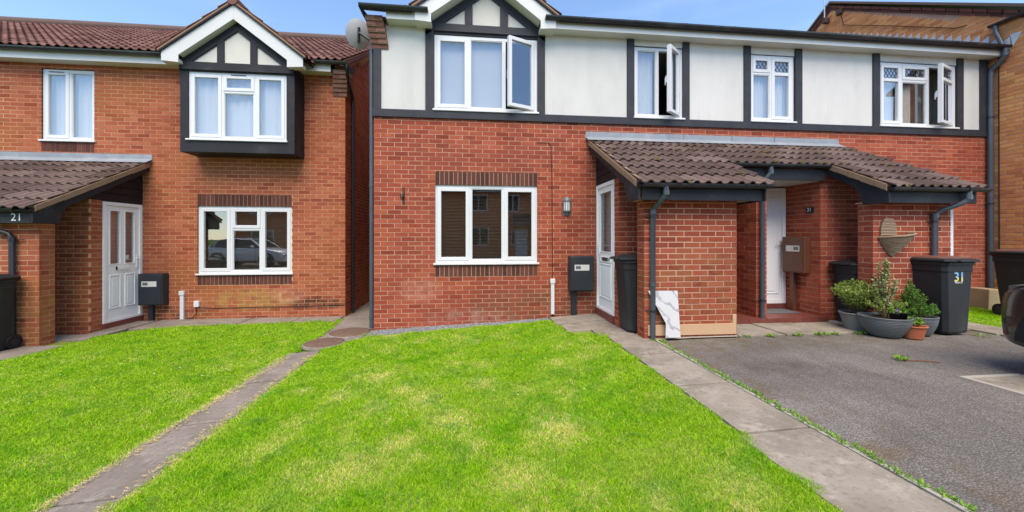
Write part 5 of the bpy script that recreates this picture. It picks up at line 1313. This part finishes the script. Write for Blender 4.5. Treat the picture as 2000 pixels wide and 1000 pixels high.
# ------------------------------------------------------------------ cars
def make_car(label, loc, rz, paint, name='parked_car'):
    """Compact crossover in local coordinates: nose towards +Y at y = 0, centre line x = 0."""
    t_ = thing(name, label, 'car', loc, rz, local=True)
    # stations: y, half width at the sill, at the shoulder, lower z, shoulder z, centre-line top z
    S = [(0.0, .56, .58, .30, .64, .68), (-.05, .74, .75, .25, .74, .80), (-.16, .83, .83, .23, .82, .89), (-.32, .87, .87, .22, .88, .96), (-.55, .88, .88, .22, .93, 1.0), (-.95, .88, .88, .22, .98, 1.05), (-1.35, .88, .89, .22, 1.01, 1.10),
         (-2.0, .88, .90, .22, 1.02, 1.08), (-2.8, .88, .90, .22, 1.04, 1.08), (-3.5, .88, .89, .22, 1.06, 1.10), (-4.0, .85, .86, .24, 1.08, 1.10), (-4.2, .78, .80, .30, 1.04, 1.06), (-4.25, .70, .72, .40, .98, 1.0)]
    P = []; K = 9
    for (y, a, b, z0, zs, zt) in S:
        half = [(0, z0), (a*.92, z0), (a, z0+.08), (a+.012, z0+.28*(zs-z0)), (b+.02, z0+.62*(zs-z0)), (b, zs-.03), (b*.94, zs+.012), (b*.6, zs + (zt-zs)*.75), (0, zt)]
        P += [(x, y, z) for x, z in half] + [(-x, y, z) for x, z in half[-2:0:-1]]
    R_ = 2*K - 2
    fs = [(i*R_+j, i*R_+(j+1) % R_, (i+1)*R_+(j+1) % R_, (i+1)*R_+j) for i in range(len(S)-1) for j in range(R_)] + [tuple(range(R_)), tuple(range(len(S)*R_-1, (len(S)-1)*R_-1, -1))]
    body = MB().add(P, fs, .5, True).build('body', paint, t_)
    sm = body.modifiers.new('smooth', 'SUBSURF'); sm.levels = 1; sm.render_levels = 2
    # greenhouse
    Gs = [(-1.05, .80, 1.04, .80, 1.06), (-1.75, .80, 1.06, .64, 1.50), (-2.6, .82, 1.06, .66, 1.55), (-3.5, .82, 1.08, .64, 1.50), (-4.05, .78, 1.09, .62, 1.14)]
    P = []
    for (y, a, z0, b, z1) in Gs: P += [(-a, y, z0), (-b, y, z1-.04), (-b*.8, y, z1), (b*.8, y, z1), (b, y, z1-.04), (a, y, z0)]
    gh = MB().add(P, [(i*6+j, i*6+j+1, (i+1)*6+j+1, (i+1)*6+j) for i in range(4) for j in range(5)], .5, False).build('windows', M['dark_glass'], t_)
    rf = MB()
    P = []
    for (y, b, z) in ((-1.7, .52, 1.515), (-2.6, .55, 1.565), (-3.55, .53, 1.515)): P += [(-b, y, z), (b, y, z), (b+.10, y, z-.035), (-b-.10, y, z-.035)]
    rf.add(P, [(i*4+j, i*4+(j+1) % 4, (i+1)*4+(j+1) % 4, (i+1)*4+j) for i in range(2) for j in range(4)] + [(0,1,2,3), (8,9,10,11)], .5); rf.build('roof', paint, t_)
    for sx in (-1, 1):
        for (y0, z0, y1, z1, x0, x1) in ((-1.05, 1.04, -1.75, 1.48, .81, .66), (-2.62, 1.05, -2.6, 1.52, .835, .675), (-3.7, 1.07, -3.55, 1.47, .83, .66)):
            MB().tube([(sx*x0, y0, z0), (sx*x1, y1, z1)], .028, 6).build('pillar', paint, t_)
        for yw in (-.75, -3.42):
            w_ = MB(); w_.tube([(sx*.70, yw, .33), (sx*.895, yw, .33)], .33, 32); wh = w_.build('wheel', M['rubber'], t_)
            rm = MB(); rm.tube([(sx*.89, yw, .33), (sx*.905, yw, .33)], .235, 28); rm.build('rim', M['darkmetal'], wh)
            for k in range(5):
                a = k*1.2566; MB().tube([(sx*.908, yw, .33), (sx*.906, yw + .21*math.cos(a), .33 + .21*math.sin(a))], .022, 6).build('spoke', M['steel'], wh)
            ar = MB(); nA = 18; P = []
            for k in range(nA+1):
                a = math.pi*k/nA
                for rr, xx in ((.35, .80), (.35, .925), (.44, .925), (.445, .88)): P.append((sx*xx, yw + rr*math.cos(a), .33 + rr*math.sin(a)))
            ar.add(P, [(k*4+j, k*4+j+1, (k+1)*4+j+1, (k+1)*4+j) for k in range(nA) for j in range(3)], .5, False)
            ar.build('wheel_arch', M['rubber'], t_)
            MB().tube([(sx*.60, yw, .34), (sx*.888, yw, .34)], .352, 28).build('arch_liner', M['rubber'], t_)
        MB().box(sx*.895-.03, sx*.895+.03, -3.0, -1.28, .24, .36).build('sill_trim', M['rubber'], t_, bevel=.01)
        hl = MB(); hl.extr([(sx*.66, -.06, .735), (sx*.82, -.19, .775), (sx*.88, -.48, .865), (sx*.86, -.48, .895), (sx*.80, -.19, .83), (sx*.64, -.06, .785)], (sx*.008, .012, .012))
        hl.build('headlight', plain('headlight_lens', (.16, .17, .18), .08, .7, .1, 20), t_, bevel=.006)
        MB().box(sx*.60-.07, sx*.60+.07, -.16, -.075, .38, .46).build('fog_lamp_bezel', M['rubber'], t_, bevel=.01)
        mi = MB(); mi.lathe([(0, -.06), (.07, -.05), (.10, 0), (.08, .06), (0, .08)], 14, (sx*1.0, -1.45, 1.10)); mi.build('mirror', paint, t_)
        MB().box(sx*.70-.13, sx*.70+.13, -4.275, -4.2, .82, 1.0).build('tail_light', M['redprint'], t_, bevel=.01)
        for yd in (-1.30, -2.35, -3.2): MB().box(sx*.905-.004, sx*.905+.004, yd-.005, yd+.005, .40, 1.0).build('door_gap', M['rubber'], t_)
        for yd in (-2.15, -3.02): MB().box(sx*.915-.012, sx*.915+.012, yd-.08, yd+.08, .90, .925).build('door_handle', paint, t_, bevel=.006)
    MB().box(-.36, .36, -.10, -.012, .50, .62).build('grille', M['rubber'], t_, bevel=.01)
    MB().box(-.46, .46, -.12, -.03, .30, .38).build('bumper_intake', M['rubber'], t_, bevel=.01)
    return t_
def car_paint(name, col):
    t = NT(name); t.done(col, .25, .5); t.b.inputs['Coat Weight'].default_value = .8; t.b.inputs['Coat Roughness'].default_value = .04; return t.m
make_car('dark bronze parked car at the right edge, nose towards the house', (7.70, -3.30, .21), -.16, car_paint('dark_bronze_paint', (.020, .018, .016)))
make_car('white car parked across the street', (-8.6, -13.4, -.06), rad(-84), car_paint('white_paint', (.75, .76, .77)))

# ------------------------------------------------------------------ houses across the street (seen in the window reflections)
def brick_tex():
    t = NT('far_brick'); P = t.pos(); x, y, z = t.sep(P)
    cv = t.node('ShaderNodeCombineXYZ'); t.link(x, cv.inputs[0]); t.link(z, cv.inputs[1])
    b = t.node('ShaderNodeTexBrick'); t.link(cv.outputs[0], b.inputs['Vector']); b.inputs['Scale'].default_value = 1.0
    b.inputs['Color1'].default_value = (.62, .23, .095, 1); b.inputs['Color2'].default_value = (.54, .18, .075, 1); b.inputs['Mortar'].default_value = (.5, .3, .16, 1)
    b.inputs['Brick Width'].default_value = .225; b.inputs['Row Height'].default_value = .075; b.inputs['Mortar Size'].default_value = .006
    return t.done(b.outputs['Color'], .9, .1)
M['farbrick'] = brick_tex()
def far_house(label, x0, x1, y, wins, zb):
    t_ = thing('opposite_house', label, 'house', ((x0+x1)/2, y, zb), group='houses across the street')
    Ff = Fr((0, y), (1, 0), (0, 1)); holes = [(a, b, c0 + zb, d0 + zb) for a, b, c0, d0 in wins]
    core(Ff, x0, x1, zb - .3, zb + 5.0, holes, .25, 0).build('wall', M['farbrick'], t_)
    MB().box(x0, x1, y - 7.5, y - 7.2, zb - .3, zb + 5).build('wall', M['farbrick'], t_)
    for xx in (x0, x1 - .25): MB().extr([(xx, y - .26, zb - .3), (xx, y - .26, zb + 5), (xx, y - 3.7, zb + 7.1), (xx, y - 7.2, zb + 5), (xx, y - 7.2, zb - .3)], (.25, 0, 0)).build('wall', M['farbrick'], t_)
    for (a, b, c0, d0) in holes:
        m = MB(); bars(m, Ff, a, b, c0, d0, .07, -.09, -.02); w_ = m.build('window', M['white'], t_)
        MB().obox(Ff, (a+b)/2-.03, (a+b)/2+.03, -.085, -.021, c0+.07, d0-.07).build('mullion', M['white'], w_)
        MB().obox(Ff, a+.07, b-.07, -.06, -.05, c0+.07, d0-.07).build('pane', M['dark_glass'], w_)
    for s in (0, 1):
        e = y + .35 if s == 0 else y - 7.8
        MB().extr([(x0 - .2, e, zb + 4.95), (x0 - .2, y - 3.7, zb + 7.35), (x0 - .2, y - 3.7, zb + 7.25), (x0 - .2, e, zb + 4.85)], (x1 - x0 + .4, 0, 0)).build('roof', M['tile'], t_)
    MB().box(x0 - .15, x1 + .15, y + .26, y + .29, zb + 4.75, zb + 4.95).build('fascia', M['fascia'], t_)
    MB().extr([((x0+x1)/2, y, zb + 3.2), ((x0+x1)/2, y + 1.8, zb + 2.3), ((x0+x1)/2, y + 1.8, zb + 2.2), ((x0+x1)/2, y, zb + 3.1)], (2.6, 0, 0)).build('porch_roof', M['tile'], t_)
    MB().box((x0+x1)/2 + .2, (x0+x1)/2 + 1.1, y + .01, y + .06, zb, zb + 2.05).build('door', M['white'], t_)
far_house('brick house across the street mirrored in the main window', -1.0, 10.5, -21.5, [(1.6, 2.9, 3.4, 4.6), (4.3, 5.2, 3.4, 4.6), (1.6, 3.0, .9, 2.2), (4.6, 5.2, .9, 2.0), (7.6, 9.2, 3.4, 4.6), (7.8, 9.4, .9, 2.2)], .1)
far_house('brick house across the street mirrored in the left window', -15.5, -4.2, -20.5, [(-14.5, -13, 3.4, 4.6), (-12, -11, 3.4, 4.6), (-9.5, -8, 3.4, 4.6), (-7, -5.4, 3.4, 4.6), (-14.4, -12.8, .9, 2.2), (-8.9, -7.4, .9, 2.2), (-6.6, -5.2, .9, 2.2)], -.1)
sheet('verge_opposite', [(-80, -15.5), (80, -15.5), (80, -80), (-80, -80)], -.026, M['slabdark'], kind='structure')

# ------------------------------------------------------------------ grass
def grass_mat():
    t = NT('grass_blade'); P = t.pos()
    r = t.node('ShaderNodeAttribute', attribute_name='rnd').outputs['Fac']
    c = t.ramp(r, [(0, (.13, .27, .006)), (.3, (.255, .50, .009)), (.6, (.37, .64, .014)), (.80, (.50, .72, .04)), (.88, (.68, .68, .14)), (1, (.92, .78, .40))])
    dry = t.math('MAXIMUM', t.range(t.noise(P, 2.6, 8, .78), .50, .62), t.range(t.noise(P, .9, 6, .7), .50, .66, 0, .7))
    dry = t.math('MULTIPLY', dry, t.range(t.noise(P, 30, 4, .7), .35, .6, .35, 1.0))
    near = t.math('MULTIPLY', dry, t.range(t.sep(P)[0], -.6, .4, .45, 1.0))
    c = t.mix(t.math('MULTIPLY', near, .35), c, t.mix(r, (.56, .54, .12), (.82, .68, .34)))
    lush = t.range(t.noise(P, 3.4, 6, .7), .46, .66, 0, .85)
    c = t.mix(lush, c, t.mix(1.0, c, (.52, .78, .6), 'MULTIPLY'))
    t.done(c, .8, .03)
    tl = t.node('ShaderNodeBsdfTranslucent'); t.link(c, tl.inputs['Color']); ms = t.node('ShaderNodeMixShader'); ms.inputs[0].default_value = .4
    t.link(t.b.outputs[0], ms.inputs[1]); t.link(tl.outputs[0], ms.inputs[2]); t.link(ms.outputs[0], t.o.inputs['Surface']); return t.m
M['grass'] = grass_mat()
def inside(poly, X, Y):
    c = np.zeros(len(X), bool); j = len(poly) - 1
    for i in range(len(poly)):
        xi, yi = poly[i]; xj, yj = poly[j]
        c ^= ((yi > Y) != (yj > Y)) & (X < (xj - xi) * (Y - yi) / (yj - yi + 1e-12) + xi); j = i
    return c
DRY = [(.62, -2.35, .16, .75), (.95, -2.75, .13, .7), (.35, -2.75, .15, .6), (1.15, -3.05, .17, .65), (2.25, -3.75, .20, .75), (.75, -3.1, .14, .6), (.80, -4.0, .22, .6), (2.45, -3.2, .12, .5), (1.4, -1.75, .10, .5), (1.7, -2.75, .16, .5),
       (1.1, -3.75, .13, .6), (.15, -3.6, .16, .5), (1.9, -4.3, .2, .55), (1.45, -3.5, .2, .55), (2.9, -2.2, .12, .4), (.5, -1.3, .15, .4), (2.0, -.9, .18, .35)]
DRY += [(RNG.uniform(-.3, 3.2), RNG.uniform(-4.8, -.5), RNG.uniform(.05, .14), RNG.uniform(.3, .65)) for _ in range(46)]
DRY += [(RNG.uniform(-4.1, -1.0), RNG.uniform(-4.6, .8), RNG.uniform(.05, .16), RNG.uniform(.15, .4)) for _ in range(40)]
DRY += [(-.46, -1.3 - k*.17, .07, .7) for k in range(20)] + [(-.88, -1.3 - k*.17, .08, .75) for k in range(20)]
def grass(name, poly, ylim, label, dmax, fringe):
    px = [p[0] for p in poly]; py = [p[1] for p in poly]
    x0, x1, y0, y1 = min(px)-.05, max(px)+.05, max(min(py), ylim)-.02, max(py)+.05
    n = int((x1-x0)*(y1-y0)*dmax)
    X = NPR.uniform(x0, x1, n); Y = NPR.uniform(y0, y1, n)
    d = np.maximum(1.9, (X - CAM[0])*_S + (Y - CAM[1])*_C)
    keep = NPR.random(n) < (1.9/d)**1.15
    # ragged edge: jitter the membership test so tufts spill over the borders
    ex = .028*np.sin(X*9.1 + Y*13.7) + .02*np.sin(X*31 + Y*23) + NPR.normal(0, .012, n); ey = .028*np.sin(X*12.3 - Y*8.9) + NPR.normal(0, .012, n)
    keep &= inside(poly, X + ex*fringe, Y + ey*fringe)
    X, Y, d = X[keep], Y[keep], d[keep]; n = len(X)
    Z = np.interp(X, GX, GZ) - .004
    clump = .5 + .5*np.sin(X*7.3 + 1.7*np.sin(Y*5.1)) * np.sin(Y*6.7 + 1.3*np.sin(X*4.3))
    hgt = NPR.uniform(.012, .027, n) * (.7 + .6*clump); wid = .0015 * (d/1.9)**.75 * NPR.uniform(.7, 1.3, n)
    RN = NPR.random(n) * .87
    dry = np.zeros(n)
    for (qx, qy, qr, qa) in DRY:
        ii = np.nonzero((np.abs(X - qx) < 2.4*qr) & (np.abs(Y - qy) < 3*qr))[0]
        x_, y_ = X[ii], Y[ii]
        wob = 1 + .35*np.sin(7*np.arctan2(y_ - qy, x_ - qx) + qx*9) + .25*np.sin(x_*41 + y_*37)
        dry[ii] = np.maximum(dry[ii], qa*np.exp(-((x_ - qx)**2 + ((y_ - qy)*.8)**2) / (qr*qr*wob.clip(.3))))
    isdry = NPR.random(n) < np.minimum(.9, dry*1.3)
    RN = np.where(isdry, NPR.uniform(.84, 1.0, n), RN); hgt = np.where(isdry, hgt*.75, hgt)
    a = NPR.uniform(0, 2*np.pi, n); le = np.abs(NPR.normal(.75, .5, n)); la = NPR.uniform(0, 2*np.pi, n)
    sx, sy = np.cos(a)*wid, np.sin(a)*wid; tx, ty = np.cos(la)*le*hgt, np.sin(la)*le*hgt
    V = np.empty((n, 5, 3), np.float32)
    V[:, 0] = np.stack([X-sx, Y-sy, Z], 1); V[:, 1] = np.stack([X+sx, Y+sy, Z], 1)
    V[:, 2] = np.stack([X+sx*.75+tx*.4, Y+sy*.75+ty*.4, Z+hgt*.62], 1); V[:, 3] = np.stack([X-sx*.75+tx*.4, Y-sy*.75+ty*.4, Z+hgt*.62], 1)
    V[:, 4] = np.stack([X+tx*1.15, Y+ty*1.15, Z+hgt*.98], 1)
    me = bpy.data.meshes.new(name); me.vertices.add(n*5); me.vertices.foreach_set('co', V.ravel())
    idx = np.arange(n, dtype=np.int32)[:, None]*5
    loops = (idx + np.array([0,1,2,3, 3,2,4], np.int32)[None]).ravel()
    me.loops.add(n*7); me.loops.foreach_set('vertex_index', loops)
    st = (np.arange(n, dtype=np.int32)[:, None]*7 + np.array([0, 4], np.int32)[None]).ravel()
    me.polygons.add(n*2); me.polygons.foreach_set('loop_start', st)
    at = me.attributes.new('rnd', 'FLOAT', 'FACE'); at.data.foreach_set('value', np.repeat(RN.astype(np.float32), 2))
    me.materials.append(M['grass']); me.update(calc_edges=True); me.validate()
    o = bpy.data.objects.new(name, me); COL.objects.link(o); o['kind'] = 'stuff'; tag(o, label, 'grass')
    return n
ng = grass('grass_front', LAWN, -5.4, 'bright green mown lawn with dry patches in front of the red house', 40000, 1.0)
ng += grass('grass_neighbour', LAWN2, -5.4, 'bright green mown lawn in front of the left house', 27000, 1.0)
ng += grass('grass_strip', LAWN3, -3, 'small green grass patch by the far downpipe', 22000, .6)
print('blades', ng)
def lawn_weeds():
    m = MB(); fl_ = MB()
    for k in range(150):
        lw_ = RNG.random() < .7
        x = RNG.uniform(-.3, 3.3) if lw_ else RNG.uniform(-4.0, -1.0); y = RNG.uniform(-4.6, -.6)
        r = RNG.uniform(.02, .07)
        for i in range(int(10 + 260*r)):
            a = RNG.uniform(0, 6.283); q = r*math.sqrt(RNG.random()); c = Vector((x + q*math.cos(a), y + q*math.sin(a), G(x) + RNG.uniform(.012, .026)))
            l = RNG.uniform(.008, .018); u = Vector((math.cos(a), math.sin(a), RNG.uniform(-.1, .5))).normalized(); v = Vector((-math.sin(a), math.cos(a), 0))
            m.add([c, c + u*l*.5 + v*l*.45, c + u*l, c + u*l*.5 - v*l*.45], [(0,1,2,3)])
    for k in range(46):
        lw_ = RNG.random() < .35
        x = RNG.uniform(-.2, 3.2) if lw_ else RNG.uniform(-4.1, -1.0); y = RNG.uniform(-3.5, -.5) if lw_ else RNG.uniform(-2.5, .6)
        z = G(x) + RNG.uniform(.026, .04); n_ = 6; r = RNG.uniform(.005, .009)
        fl_.add([(x + r*math.cos(j*6.283/n_), y + r*math.sin(j*6.283/n_), z + .003*(j % 2)) for j in range(n_)], [tuple(range(n_))])
    tag(m.build('lawn_clover', leafmat('clover_leaf', [(0, (.07, .20, .012)), (1, (.15, .36, .03))]), kind='stuff'), 'dark green clover and broad-leaf weeds scattered in the lawns', 'weeds')
    t = NT('daisy'); c = t.ramp(t.node('ShaderNodeAttribute', attribute_name='rnd').outputs['Fac'], [(0, (.75, .75, .7)), (.7, (.75, .75, .7)), (.72, (.8, .6, .03))]); tag(fl_.build('daisies', t.done(c, .8, .1), kind='stuff'), 'tiny white daisies and yellow dandelions dotted over the lawns', 'flowers')
lawn_weeds()
# dry clippings along the side path
cl = MB()
for i in range(1500):
    y = RNG.uniform(-4.6, -1.3); sd_ = RNG.random() < .65
    x = (np.interp(y, [-4.5, -3.1, -2.2, -1.4], [-.90, -.87, -.82, -.80]) + abs(RNG.gauss(0, .035))) if sd_ else (-.47 - abs(RNG.gauss(0, .03)))
    a = RNG.uniform(0, 3.14); l = RNG.uniform(.01, .04); z = G(x) + RNG.uniform(.010, .022)
    cl.add([(x, y, z), (x + l*math.cos(a), y + l*math.sin(a), z + RNG.uniform(-.004, .01)), (x + l*math.cos(a) + .0018, y + l*math.sin(a) + .0018, z + .004), (x + .0018, y + .0018, z + .001)], [(0,1,2,3)])
tag(cl.build('grass_clippings', plain('dry_straw', (.48, .38, .18), .9, .1, .25, 60), kind='stuff'), 'dry straw clippings scattered along the side path edges', 'grass')
